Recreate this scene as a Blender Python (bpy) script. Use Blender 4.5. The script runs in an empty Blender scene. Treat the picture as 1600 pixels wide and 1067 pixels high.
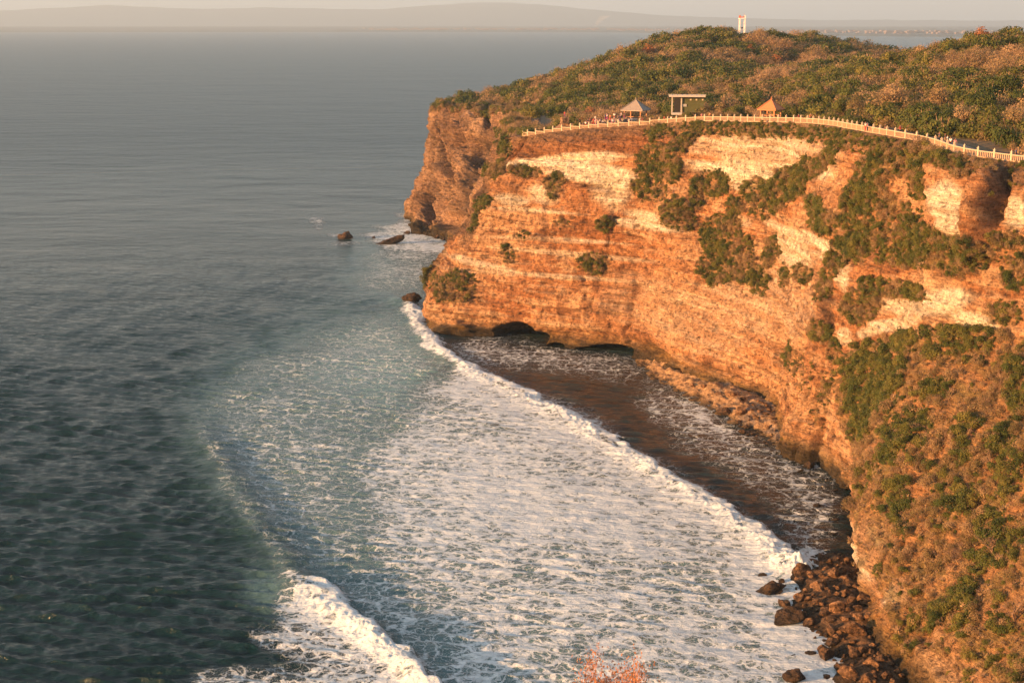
import bpy, math, random, time
import numpy as np
from mathutils import Vector, Matrix
T0 = time.time()
random.seed(7)
rng = np.random.default_rng(11)
SC = bpy.context.scene
COL = SC.collection
R = math.radians

# ------------------------------------------------------------------ camera
CAM_H = 80.0
PITCH = R(12.62)
FPX = 2222.0
cam_d = bpy.data.cameras.new('camera')
cam_d.lens = 50.0
cam_d.sensor_width = 36.0
cam_d.clip_start = 0.5
cam_d.clip_end = 60000.0
cam = bpy.data.objects.new('camera', cam_d)
COL.objects.link(cam)
cam.location = (0, 0, CAM_H)
cam.rotation_euler = (R(90) - PITCH, 0, 0)
SC.camera = cam

# ------------------------------------------------------------------ light
SUN_ELEV = R(7.2)
SUN_DIR = Vector((-0.93, -0.40, 0)).normalized()          # horizontal direction towards the sun
SUN_VEC = Vector((SUN_DIR.x * math.cos(SUN_ELEV), SUN_DIR.y * math.cos(SUN_ELEV), math.sin(SUN_ELEV)))
SUN_STRENGTH = 5.0
SUN_COLOR = (1.0, 0.49, 0.19)
SKY_STRENGTH = 0.115
EXPOSURE = 1.62
sun_d = bpy.data.lights.new('sun', 'SUN')
sun_d.energy = SUN_STRENGTH
sun_d.angle = R(0.6)
sun_d.color = SUN_COLOR
sun = bpy.data.objects.new('sun', sun_d)
COL.objects.link(sun)
sun.rotation_euler = SUN_VEC.to_track_quat('Z', 'Y').to_euler()
sun.location = (-200, -80, 200)

world = bpy.data.worlds.new('World')
SC.world = world
world.use_nodes = True
wn, wl = world.node_tree.nodes, world.node_tree.links
wn.clear()
w_out = wn.new('ShaderNodeOutputWorld')
w_bg = wn.new('ShaderNodeBackground')
w_sky = wn.new('ShaderNodeTexSky')
w_sky.sky_type = 'NISHITA'
w_sky.sun_disc = False
w_sky.sun_elevation = SUN_ELEV
w_sky.sun_rotation = math.atan2(SUN_DIR.x, SUN_DIR.y)
w_sky.air_density = 1.0
w_sky.dust_density = 1.6
w_sky.ozone_density = 1.0
w_bg.inputs['Strength'].default_value = SKY_STRENGTH
# thin high overcast: pale mauve-grey cloud veil over the whole sky, streaked by noise
w_tc = wn.new('ShaderNodeTexCoord')
w_map = wn.new('ShaderNodeMapping')
w_map.inputs['Scale'].default_value = (3.0, 3.0, 26.0)
w_noise = wn.new('ShaderNodeTexNoise')
w_noise.inputs['Scale'].default_value = 1.6
w_noise.inputs['Detail'].default_value = 6
w_ramp = wn.new('ShaderNodeMapRange')
w_ramp.inputs['From Min'].default_value = 0.35
w_ramp.inputs['From Max'].default_value = 0.7
w_ramp.inputs['To Min'].default_value = 0.70
w_ramp.inputs['To Max'].default_value = 0.86
w_veil = wn.new('ShaderNodeMixRGB')
w_veil.inputs['Color1'].default_value = (2.10, 2.14, 2.10, 1)
w_veil.inputs['Color2'].default_value = (2.62, 2.40, 2.22, 1)
w_mix = wn.new('ShaderNodeMixRGB')
wl.new(w_tc.outputs['Generated'], w_map.inputs['Vector'])
wl.new(w_map.outputs['Vector'], w_noise.inputs['Vector'])
wl.new(w_noise.outputs['Fac'], w_ramp.inputs['Value'])
wl.new(w_noise.outputs['Fac'], w_veil.inputs['Fac'])
w_sep = wn.new('ShaderNodeSeparateXYZ'); wl.new(w_tc.outputs['Generated'], w_sep.inputs[0])
w_el = wn.new('ShaderNodeMapRange'); w_el.interpolation_type = 'SMOOTHSTEP'
w_el.inputs['From Min'].default_value = 0.0; w_el.inputs['From Max'].default_value = 0.50
w_el.inputs['To Min'].default_value = 1.08; w_el.inputs['To Max'].default_value = 0.35
wl.new(w_sep.outputs['Z'], w_el.inputs['Value'])
w_fac = wn.new('ShaderNodeMath'); w_fac.operation = 'MULTIPLY'; w_fac.use_clamp = True
wl.new(w_ramp.outputs['Result'], w_fac.inputs[0]); wl.new(w_el.outputs['Result'], w_fac.inputs[1])
wl.new(w_fac.outputs[0], w_mix.inputs['Fac'])
wl.new(w_sky.outputs['Color'], w_mix.inputs['Color1'])
wl.new(w_veil.outputs['Color'], w_mix.inputs['Color2'])
wl.new(w_mix.outputs['Color'], w_bg.inputs['Color'])
wl.new(w_bg.outputs['Background'], w_out.inputs['Surface'])

SC.view_settings.view_transform = 'Standard'
SC.view_settings.look = 'None'
SC.view_settings.gamma = 1.0
SC.view_settings.use_curve_mapping = False
SC.view_settings.exposure = EXPOSURE
SC.render.engine = 'CYCLES'
SC.cycles.max_bounces = 6
SC.cycles.diffuse_bounces = 3
SC.cycles.glossy_bounces = 2
SC.cycles.transmission_bounces = 2
SC.cycles.transparent_max_bounces = 8
SC.cycles.volume_bounces = 0
SC.cycles.caustics_reflective = False
SC.cycles.caustics_refractive = False
SC.cycles.use_denoising = True

# ------------------------------------------------------------------ surveying helpers (pixel of the photograph -> place in the world)
CP, SP = math.cos(PITCH), math.sin(PITCH)
def ray(px, py):
    a = (px - 800.0) / FPX
    b = (py - 533.5) / FPX
    return a, CP - b * SP, -SP - b * CP
def P(px, py, z=0.0):
    x, y, w = ray(px, py)
    t = (z - CAM_H) / w
    return (x * t, y * t, z)
def PY(px, py, Y):
    x, y, w = ray(px, py)
    t = Y / y
    return (x * t, Y, CAM_H + w * t)
def to_px(p):
    p = np.asarray(p, float)
    X, Y, Z = p[..., 0], p[..., 1], p[..., 2] - CAM_H
    dep = Y * CP - Z * SP
    up = Y * SP + Z * CP
    dep = np.maximum(dep, 1e-3)
    return 800 + FPX * X / dep, 533.5 - FPX * up / dep

# ------------------------------------------------------------------ numpy noise
def _hash(ix, iy, iz, s):
    with np.errstate(over='ignore'):
        h = (ix.astype(np.uint32) * np.uint32(374761393) + iy.astype(np.uint32) * np.uint32(668265263)
             + iz.astype(np.uint32) * np.uint32(2246822519) + np.uint32(s * 3266489917 & 0xffffffff))
        h ^= h >> np.uint32(13); h *= np.uint32(1274126177); h ^= h >> np.uint32(16)
        h *= np.uint32(2654435761); h ^= h >> np.uint32(15)
    return h.astype(np.float32) / np.float32(4294967295.0)
def vnoise(x, y, z, s=0):
    x = np.asarray(x, np.float32); y = np.asarray(y, np.float32); z = np.asarray(z, np.float32)
    x, y, z = np.broadcast_arrays(x, y, z)
    fx, fy, fz = np.floor(x), np.floor(y), np.floor(z)
    ix, iy, iz = (fx.astype(np.int64), fy.astype(np.int64), fz.astype(np.int64))
    u, v, w = x - fx, y - fy, z - fz
    u = u * u * (3 - 2 * u); v = v * v * (3 - 2 * v); w = w * w * (3 - 2 * w)
    r = 0
    for dx in (0, 1):
        for dy in (0, 1):
            for dz in (0, 1):
                r = r + _hash(ix + dx, iy + dy, iz + dz, s) * (u if dx else 1 - u) * (v if dy else 1 - v) * (w if dz else 1 - w)
    return r * 2 - 1
def fbm(x, y, z, oct=4, s=0, gain=0.5, lac=2.03):
    a, f, t, n = 1.0, 1.0, 0, 0
    for o in range(oct):
        t = t + a * vnoise(x * f + 17.3 * o, y * f - 9.1 * o, z * f + 4.7 * o, s + o * 31); n += a
        a *= gain; f *= lac
    return t / n
def ridged(x, y, z, oct=4, s=0):
    a, f, t, n = 1.0, 1.0, 0, 0
    for o in range(oct):
        t = t + a * (1 - 2 * np.abs(vnoise(x * f + 5.3 * o, y * f, z * f - 3.7 * o, s + o * 17))); n += a
        a *= 0.5; f *= 2.1
    return t / n
def sstep(a, b, x):
    t = np.clip((x - a) / (b - a), 0, 1)
    return t * t * (3 - 2 * t)
def lerp(a, b, t): return a + (b - a) * t

def catmull(pts, t):
    """pts (n, k) sampled at integer knots; t array -> (len(t), k), centripetal-like monotone-ish Catmull-Rom"""
    pts = np.asarray(pts, float); n = len(pts)
    t = np.clip(np.asarray(t, float), 0, n - 1 - 1e-6)
    i = np.floor(t).astype(int); f = (t - i)[:, None]
    p0 = pts[np.maximum(i - 1, 0)]; p1 = pts[i]; p2 = pts[np.minimum(i + 1, n - 1)]; p3 = pts[np.minimum(i + 2, n - 1)]
    m1 = (p2 - p0) * 0.38; m2 = (p3 - p1) * 0.38
    return ((2 * f**3 - 3 * f**2 + 1) * p1 + (f**3 - 2 * f**2 + f) * m1 + (-2 * f**3 + 3 * f**2) * p2 + (f**3 - f**2) * m2)

# ------------------------------------------------------------------ mesh helpers
def set_props(o, label=None, cat=None, group=None, kind=None):
    if label: o['label'] = label
    if cat: o['category'] = cat
    if group: o['group'] = group
    if kind: o['kind'] = kind
    return o
def np_mesh(name, verts, faces, mats=None, smooth=True, mat_idx=None):
    """faces: (m, k) int array, k = 3 or 4"""
    verts = np.asarray(verts, np.float32).reshape(-1, 3); faces = np.asarray(faces, np.int32)
    me = bpy.data.meshes.new(name)
    m, k = faces.shape
    me.vertices.add(len(verts)); me.vertices.foreach_set('co', verts.ravel())
    me.loops.add(m * k); me.loops.foreach_set('vertex_index', faces.ravel())
    me.polygons.add(m)
    me.polygons.foreach_set('loop_start', np.arange(0, m * k, k, dtype=np.int32))
    me.polygons.foreach_set('use_smooth', np.full(m, smooth, dtype=bool))
    for mt in (mats or []): me.materials.append(mt)
    if mat_idx is not None: me.polygons.foreach_set('material_index', np.asarray(mat_idx, np.int32))
    me.update(calc_edges=True)
    return me
def add_attr(me, name, data, kind='FLOAT'):
    a = me.attributes.new(name, kind, 'POINT')
    if kind == 'FLOAT': a.data.foreach_set('value', np.asarray(data, np.float32).ravel())
    elif kind == 'FLOAT_COLOR':
        d = np.asarray(data, np.float32)
        if d.shape[-1] == 3: d = np.concatenate([d, np.ones(d.shape[:-1] + (1,), np.float32)], -1)
        a.data.foreach_set('color', d.ravel())
def link(name, me, parent=None):
    o = bpy.data.objects.new(name, me); COL.objects.link(o)
    if parent is not None: o.parent = parent
    return o
def grid_faces(nu, nv):
    i = np.arange(nu - 1)[:, None] * nv + np.arange(nv - 1)[None, :]
    return np.stack([i, i + nv, i + nv + 1, i + 1], -1).reshape(-1, 4)

class MB:
    """collects simple solids and links them as ONE mesh object"""
    def __init__(s): s.v = []; s.f = []
    def add(s, vs, fs):
        b = len(s.v); s.v += [tuple(v) for v in vs]; s.f += [tuple(i + b for i in f) for f in fs]; return s
    def box(s, c, d, rz=0.0, taper=1.0):
        cx, cy, cz = c; hx, hy, hz = d[0] / 2, d[1] / 2, d[2] / 2
        ca, sa = math.cos(rz), math.sin(rz); vs = []
        for z in (-1, 1):
            k = taper if z > 0 else 1.0
            for x, y in ((-1, -1), (1, -1), (1, 1), (-1, 1)):
                X, Y = x * hx * k, y * hy * k
                vs.append((cx + X * ca - Y * sa, cy + X * sa + Y * ca, cz + z * hz))
        return s.add(vs, [(3, 2, 1, 0), (4, 5, 6, 7), (0, 1, 5, 4), (1, 2, 6, 5), (2, 3, 7, 6), (3, 0, 4, 7)])
    def tube(s, a, b, r0, r1=None, n=6):
        r1 = r0 if r1 is None else r1
        a = Vector(a); b = Vector(b); d = (b - a).normalized()
        u = d.orthogonal().normalized(); w = d.cross(u)
        vs = []
        for p, r in ((a, r0), (b, r1)):
            for k in range(n):
                t = 2 * math.pi * k / n
                vs.append(p + u * (r * math.cos(t)) + w * (r * math.sin(t)))
        fs = [(k, (k + 1) % n, n + (k + 1) % n, n + k) for k in range(n)]
        fs += [tuple(range(n - 1, -1, -1)), tuple(range(n, 2 * n))]
        return s.add(vs, fs)
    def build(s, name, mat, parent=None, smooth=False):
        me = bpy.data.meshes.new(name); me.from_pydata(s.v, [], s.f)
        me.materials.append(mat)
        if smooth: me.polygons.foreach_set('use_smooth', [True] * len(me.polygons))
        me.update()
        return link(name, me, parent)
def empty(name, loc, rz=0.0):
    o = bpy.data.objects.new(name, None); COL.objects.link(o)
    o.location = loc; o.rotation_euler = (0, 0, rz); o.empty_display_size = 0.5
    return o

# ------------------------------------------------------------------ materials
def new_mat(name):
    m = bpy.data.materials.new(name); m.use_nodes = True
    n, l = m.node_tree.nodes, m.node_tree.links
    b = n['Principled BSDF']
    return m, n, l, b
def noise_node(n, l, scale, detail=5, rough=0.55, vec=None, dist=0.0):
    t = n.new('ShaderNodeTexNoise'); t.inputs['Scale'].default_value = scale
    t.inputs['Detail'].default_value = detail; t.inputs['Roughness'].default_value = rough
    t.inputs['Distortion'].default_value = dist
    if vec is not None: l.new(vec, t.inputs['Vector'])
    return t
def math_node(n, l, op, a, b=None, c=None, clamp=False):
    t = n.new('ShaderNodeMath'); t.operation = op; t.use_clamp = clamp
    for i, v in enumerate((a, b, c)):
        if v is None: continue
        if isinstance(v, (int, float)): t.inputs[i].default_value = v
        else: l.new(v, t.inputs[i])
    return t.outputs[0]
def maprange(n, l, v, a, b, c=0.0, d=1.0, smooth=False):
    t = n.new('ShaderNodeMapRange')
    if smooth: t.interpolation_type = 'SMOOTHSTEP'
    for i, x in enumerate((v, a, b, c, d)):
        if isinstance(x, (int, float)): t.inputs[i].default_value = x
        else: l.new(x, t.inputs[i])
    return t.outputs[0]
def mixc(n, l, f, a, b, mode='MIX'):
    t = n.new('ShaderNodeMixRGB'); t.blend_type = mode
    for i, v in enumerate((f, a, b)):
        if isinstance(v, (int, float)): t.inputs[i].default_value = v
        elif isinstance(v, tuple): t.inputs[i].default_value = v if len(v) == 4 else (*v, 1)
        else: l.new(v, t.inputs[i])
    return t.outputs[0]

def rock_material(name, scale=1.0, use_attr=True, base=(0.30, 0.17, 0.09), dark=(0.12, 0.075, 0.045), bump=0.5, wet=False):
    m, n, l, b = new_mat(name)
    g = n.new('ShaderNodeNewGeometry'); pos = g.outputs['Position']
    n1 = noise_node(n, l, 0.9 * scale, 8, 0.65, pos)
    n2 = noise_node(n, l, 4.0 * scale, 4, 0.6, pos)
    if use_attr:
        at = n.new('ShaderNodeAttribute'); at.attribute_name = 'col'; col = at.outputs['Color']
    else:
        oi = n.new('ShaderNodeObjectInfo')
        f = math_node(n, l, 'ADD', maprange(n, l, n1.outputs['Fac'], 0.3, 0.7, -0.2, 0.8), math_node(n, l, 'MULTIPLY', oi.outputs['Random'], 0.5), clamp=True)
        col = mixc(n, l, f, dark, base)
        if wet:
            sep = n.new('ShaderNodeSeparateXYZ'); l.new(pos, sep.inputs[0])
            wz = maprange(n, l, math_node(n, l, 'ADD', sep.outputs['Z'], math_node(n, l, 'MULTIPLY', n1.outputs['Fac'], 1.6)), 0.7, 2.4, 1.0, 0.0)
            col = mixc(n, l, wz, col, (0.035, 0.026, 0.016))
            l.new(maprange(n, l, wz, 0, 1, 0.95, 0.35), b.inputs['Roughness'])
    k = maprange(n, l, n1.outputs['Fac'], 0.32, 0.68, 0.62, 1.3)
    k2 = maprange(n, l, n2.outputs['Fac'], 0.3, 0.7, 0.86, 1.14)
    mpc = n.new('ShaderNodeMapping'); mpc.inputs['Scale'].default_value = (0.55, 0.55, 2.6); l.new(pos, mpc.inputs['Vector'])
    n4 = noise_node(n, l, 1.3 * scale, 7, 0.72, mpc.outputs[0])
    k4 = maprange(n, l, n4.outputs['Fac'], 0.34, 0.60, 0.70, 1.16)
    n5 = noise_node(n, l, 1.9 * scale, 5, 0.7, pos)
    k4 = math_node(n, l, 'MULTIPLY', k4, maprange(n, l, n5.outputs['Fac'], 0.36, 0.46, 0.38, 1.0))
    mpl = n.new('ShaderNodeMapping'); mpl.inputs['Scale'].default_value = (0.06, 0.06, 3.2); l.new(pos, mpl.inputs['Vector'])
    n6 = noise_node(n, l, 1.0 * scale, 5, 0.75, mpl.outputs[0], 0.4)
    k4 = math_node(n, l, 'MULTIPLY', k4, maprange(n, l, n6.outputs['Fac'], 0.35, 0.62, 0.70, 1.18))
    kk = math_node(n, l, 'MULTIPLY', math_node(n, l, 'MULTIPLY', k, k2), k4)
    jn = noise_node(n, l, 0.8 * scale, 4, 0.6, pos)
    js = n.new('ShaderNodeVectorMath'); js.operation = 'SCALE'; js.inputs['Scale'].default_value = 1.6; l.new(jn.outputs['Color'], js.inputs[0])
    ja = n.new('ShaderNodeVectorMath'); ja.operation = 'ADD'; l.new(pos, ja.inputs[0]); l.new(js.outputs[0], ja.inputs[1])
    jm = n.new('ShaderNodeMapping'); jm.inputs['Scale'].default_value = (.17, .17, .85); l.new(ja.outputs[0], jm.inputs['Vector'])
    jv = n.new('ShaderNodeTexVoronoi'); jv.feature = 'DISTANCE_TO_EDGE'; jv.inputs['Scale'].default_value = 0.9 * scale; l.new(jm.outputs[0], jv.inputs['Vector'])
    joint = maprange(n, l, jv.outputs['Distance'], 0.0, 0.07, 0, 1)
    jmask = maprange(n, l, n1.outputs['Fac'], .38, .50, 0, 1)
    joint = math_node(n, l, 'MAXIMUM', joint, jmask)
    kk = math_node(n, l, 'MULTIPLY', kk, maprange(n, l, joint, 0, 1, .60, 1.0))
    cc = n.new('ShaderNodeVectorMath'); cc.operation = 'SCALE'; l.new(col, cc.inputs[0]); l.new(kk, cc.inputs['Scale'])
    l.new(cc.outputs[0], b.inputs['Base Color'])
    if not wet: b.inputs['Roughness'].default_value = 0.95
    b.inputs['Specular IOR Level'].default_value = 0.25
    # strata relief plus crumbly relief
    mp = n.new('ShaderNodeMapping'); mp.inputs['Scale'].default_value = (0.18, 0.18, 2.2); l.new(pos, mp.inputs['Vector'])
    n3 = noise_node(n, l, 1.1 * scale, 6, 0.65, mp.outputs[0])
    h = math_node(n, l, 'ADD', math_node(n, l, 'ADD', math_node(n, l, 'MULTIPLY', math_node(n, l, 'ADD', n3.outputs['Fac'], n6.outputs['Fac']), 0.6), math_node(n, l, 'MULTIPLY', n4.outputs['Fac'], 0.5)), math_node(n, l, 'ADD', n1.outputs['Fac'], math_node(n, l, 'ADD', math_node(n, l, 'MULTIPLY', joint, 0.25), math_node(n, l, 'MULTIPLY', n2.outputs['Fac'], 0.35))))
    bp = n.new('ShaderNodeBump'); bp.inputs['Strength'].default_value = bump; bp.inputs['Distance'].default_value = 1.1 / scale
    l.new(h, bp.inputs['Height']); l.new(bp.outputs[0], b.inputs['Normal'])
    return m
M_CLIFF = rock_material('cliff_limestone', 1.0, True, bump=1.0)
M_BOULDER = rock_material('boulder_rock', 2.2, False, (0.36, 0.20, 0.10), (0.08, 0.046, 0.026), 1.0, wet=True)
M_SEAROCK = rock_material('sea_rock_dark', 1.2, False, (0.13, 0.075, 0.04), (0.045, 0.03, 0.02), 0.9, wet=True)
M_SHELF = rock_material('shelf_rock', 1.4, True, bump=0.8)

def plain_mat(name, c, rough=0.85, var=0.12, scale=3.0, rnd=0.0):
    m, n, l, b = new_mat(name)
    g = n.new('ShaderNodeNewGeometry')
    t = noise_node(n, l, scale, 5, 0.6, g.outputs['Position'])
    k = maprange(n, l, t.outputs['Fac'], 0.3, 0.7, 1 - var, 1 + var)
    if rnd:
        oi = n.new('ShaderNodeObjectInfo')
        k = math_node(n, l, 'MULTIPLY', k, maprange(n, l, oi.outputs['Random'], 0, 1, 1 - rnd, 1 + rnd))
    cc = n.new('ShaderNodeVectorMath'); cc.operation = 'SCALE'; cc.inputs[0].default_value = c; l.new(k, cc.inputs['Scale'])
    l.new(cc.outputs[0], b.inputs['Base Color']); b.inputs['Roughness'].default_value = rough
    bp = n.new('ShaderNodeBump'); bp.inputs['Strength'].default_value = 0.25; bp.inputs['Distance'].default_value = 0.05
    l.new(t.outputs['Fac'], bp.inputs['Height']); l.new(bp.outputs[0], b.inputs['Normal'])
    return m

def leaf_material(name, cols, attr=None, transl=0.3):
    """leaf colour picked per plant, with variation inside the crown"""
    m, n, l, b = new_mat(name)
    oi = n.new('ShaderNodeObjectInfo')
    g = n.new('ShaderNodeNewGeometry')
    ns = noise_node(n, l, 0.45, 3, 0.6, g.outputs['Position'])
    f = math_node(n, l, 'ADD', math_node(n, l, 'MULTIPLY', oi.outputs['Random'], 0.65), maprange(n, l, ns.outputs['Fac'], 0.3, 0.7, -0.1, 0.45))
    rp = n.new('ShaderNodeValToRGB'); e = rp.color_ramp.elements
    e[0].position = 0; e[0].color = (*cols[0], 1); e[1].position = 1; e[1].color = (*cols[-1], 1)
    for i, c in enumerate(cols[1:-1]):
        q = rp.color_ramp.elements.new((i + 1) / (len(cols) - 1)); q.color = (*c, 1)
    l.new(f, rp.inputs['Fac'])
    l.new(rp.outputs[0], b.inputs['Base Color']); b.inputs['Roughness'].default_value = 0.75
    b.inputs['Specular IOR Level'].default_value = 0.2
    tr = n.new('ShaderNodeBsdfTranslucent'); l.new(rp.outputs[0], tr.inputs['Color'])
    mx = n.new('ShaderNodeMixShader'); mx.inputs[0].default_value = transl
    l.new(b.outputs[0], mx.inputs[1]); l.new(tr.outputs[0], mx.inputs[2])
    l.new(mx.outputs[0], n['Material Output'].inputs['Surface'])
    return m
M_GREEN = leaf_material('leaf_green', [(0.045, 0.07, 0.02), (0.09, 0.115, 0.028), (0.16, 0.16, 0.038), (0.26, 0.22, 0.055)], None, .35)
M_DRY = leaf_material('leaf_dry', [(0.14, 0.12, 0.045), (0.24, 0.175, 0.075), (0.36, 0.245, 0.12), (0.46, 0.32, 0.17)], None, .35)
M_FLAME = leaf_material('blossom_red', [(0.32, 0.12, 0.05), (0.38, 0.17, 0.07)])
M_TWIG = plain_mat('twig_bark', (0.26, 0.165, 0.105), 0.9, 0.2, 6.0, 0.2)
M_BARK = plain_mat('bark', (0.17, 0.115, 0.075), 0.9, 0.25, 5.0)

# ================================================================== CLIFF
# columns run along the coast from behind the far headland to the right edge; each is a list of (X, Y, Z), foot first, top last
def W(*a): return tuple(float(x) for x in a)
def prof(base, top, pr):
    (bx, by, bz), (tx, ty, tz) = base, top
    return [(bx + (tx - bx) * h, by + (ty - by) * h, tz * z) for z, h in pr]
STEEP = [(0, 0), (0.05, 0.02), (0.3, 0.16), (0.6, 0.42), (0.9, 0.72), (0.95, 0.82), (1, 1)]
STEEP2 = [(0, 0), (0.1, 0.1), (0.35, 0.3), (0.5, 0.55), (0.62, 0.68), (0.9, 0.82), (1, 1)]
SLOPE = [(0, 0), (0.12, 0.10), (0.3, 0.38), (0.5, 0.70), (0.62, 0.80), (0.92, 0.90), (1, 1)]
SLOPE2 = [(0, 0), (0.12, 0.12), (0.3, 0.34), (0.5, 0.58), (0.7, 0.78), (0.88, 0.92), (1, 1)]
def T(px, py, z): return P(px, py, z)
cols = []
cols.append(prof((70, 800, 0), (100, 800, 45), STEEP))
cols.append(prof((15, 720, 0), (40, 725, 48), STEEP))
cols.append(prof((-28, 640, 0), (-10, 645, 49), STEEP))
cols.append([P(641, 350), PY(644, 325, 590), PY(652, 300, 590), PY(657, 270, 592), PY(666, 240, 594), PY(671, 205, 595), PY(680, 165, 596)])
cols.append([P(650, 364), PY(656, 320, 572), PY(668, 300, 574), PY(676, 270, 576), PY(682, 240, 577), PY(690, 205, 580), PY(700, 165, 584)])
cols.append([P(676, 370), PY(684, 330, 552), PY(692, 300, 554), PY(702, 265, 556), PY(714, 235, 558), PY(722, 195, 562), PY(740, 170, 570)])
cols.append([P(702, 376), PY(708, 335, 532), PY(715, 300, 532), PY(735, 262, 536), PY(752, 235, 538), PY(765, 200, 540), PY(782, 178, 548)])
cols.append([W(-20, 505, 0), W(-18, 506, 8), W(-14, 508, 18), W(-10, 510, 28), W(-5, 514, 38), W(-1, 516, 44), W(1, 522, 49)])
cols.append([W(-12, 462, 0), W(-10, 462, 8), W(-5, 463, 18), W(-2, 464, 28), W(0, 466, 38), W(2, 468, 46), W(4, 470, 50)])
cols.append([W(-15, 425, 0), W(-14, 424, 8), W(-10, 424, 18), W(-6, 422, 28), W(-4, 420, 38), W(-2, 418, 46), W(1, 414, 51)])
cols.append([P(672, 500), PY(668, 478, 377), PY(690, 425, 379), PY(711, 385, 380), PY(731, 335, 381), PY(752, 285, 382), PY(806, 214, 378)])
cols.append([P(700, 523), PY(690, 490, 369), PY(712, 430, 370), PY(736, 370, 371), PY(762, 315, 372), PY(788, 260, 373), PY(830, 211.5, 373)])
cols.append(prof(P(775, 528), PY(868, 206, 367), STEEP))
cols.append(prof(P(840, 538), PY(905, 202, 362), STEEP))
cols.append(prof(P(905, 546), P(955, 199, 54.8), STEEP))
cols.append(prof(P(985, 556), P(1010, 196, 55.6), STEEP))
cols.append(prof(P(1035, 580), P(1060, 191, 57.0), STEEP))
cols.append(prof(P(1080, 596), P(1110, 190, 57.6), STEEP2))
cols.append(prof(P(1135, 612), P(1170, 191, 58.6), STEEP2))
cols.append(prof(P(1180, 628), P(1235, 192, 59.4), STEEP2))
cols.append(prof(P(1212, 652), P(1280, 195, 60.0), STEEP2))
cols.append(prof(P(1226, 706), P(1325, 203, 60.4), STEEP2))
cols.append(prof(P(1282, 728), P(1370, 211, 60.6), STEEP2))
cols.append(prof(P(1322, 775), P(1415, 219, 60.4), SLOPE))
cols.append(prof(P(1318, 825), P(1450, 226, 60.0), SLOPE))
cols.append(prof(P(1312, 866), P(1478, 240, 59.6), SLOPE))
cols.append(prof(P(1322, 925), P(1540, 249, 59.3), SLOPE))
cols.append(prof(P(1350, 990), P(1610, 258, 59.0), SLOPE))
cols.append(prof(P(1395, 1062), W(93, 195, 59), SLOPE2))
cols.append(prof(W(49, 146, 0), W(99, 170, 58.5), SLOPE2))
cols.append(prof(W(44, 128, 0), W(96, 140, 58.5), SLOPE2))
cols.append(prof(W(38, 105, 0), W(85, 105, 60), SLOPE2))
cols.append(prof(W(28, 75, 0), W(70, 60, 62), SLOPE2))
CC = np.array([[list(p) for p in c] for c in cols])          # (ncol, 7, 3)
NC = len(cols)
# spread u samples by arc length, densest where the camera looks
arc = np.linalg.norm(np.diff(CC[:, 3, :], axis=0), axis=1)
wgt = np.array([0.25 if i < 3 else (0.8 if i < 7 else (0.6 if i < 10 else (1.0 if i < 27 else (1.35 if i < 29 else 0.5)))) for i in range(NC - 1)])
cw = np.concatenate([[0], np.cumsum(arc * wgt)])
NU, NV = 1500, 250
ut = np.interp(np.linspace(0, cw[-1], NU), cw, np.arange(NC))
rows = np.stack([catmull(CC[:, j, :], ut) for j in range(7)], 1)         # (NU, 7, 3)
vt = np.linspace(0, 6, NV)
# reparametrise rows so that samples are spaced by height
S = np.empty((NU, NV, 3))
zf_k = rows[:, :, 2]
for k in range(3):
    r = np.moveaxis(rows[:, :, k], 1, 0)
    S[:, :, k] = catmull(r, vt).T
zmid = zf_k.mean(0)
# distribute v by mean height
vz = catmull(zmid[:, None], vt)[:, 0]
vv = np.interp(np.linspace(vz[0], vz[-1], NV), vz, vt)
for k in range(3):
    S[:, :, k] = catmull(np.moveaxis(rows[:, :, k], 1, 0), vv).T
S0 = S.copy()
def grid_normals(S):
    du = np.gradient(S, axis=0); dv = np.gradient(S, axis=1)
    n = np.cross(dv, du); n /= (np.linalg.norm(n, axis=-1, keepdims=True) + 1e-9)
    return n
Nrm = grid_normals(S)
if Nrm[NU // 2, NV // 2, 0] > 0: Nrm = -Nrm                  # outward: towards the sea
X, Y, Z = S[..., 0], S[..., 1], S[..., 2]
PX, PYY = to_px(S)
H = Z / np.maximum(rows[:, -1, 2][:, None], 1)

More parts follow.
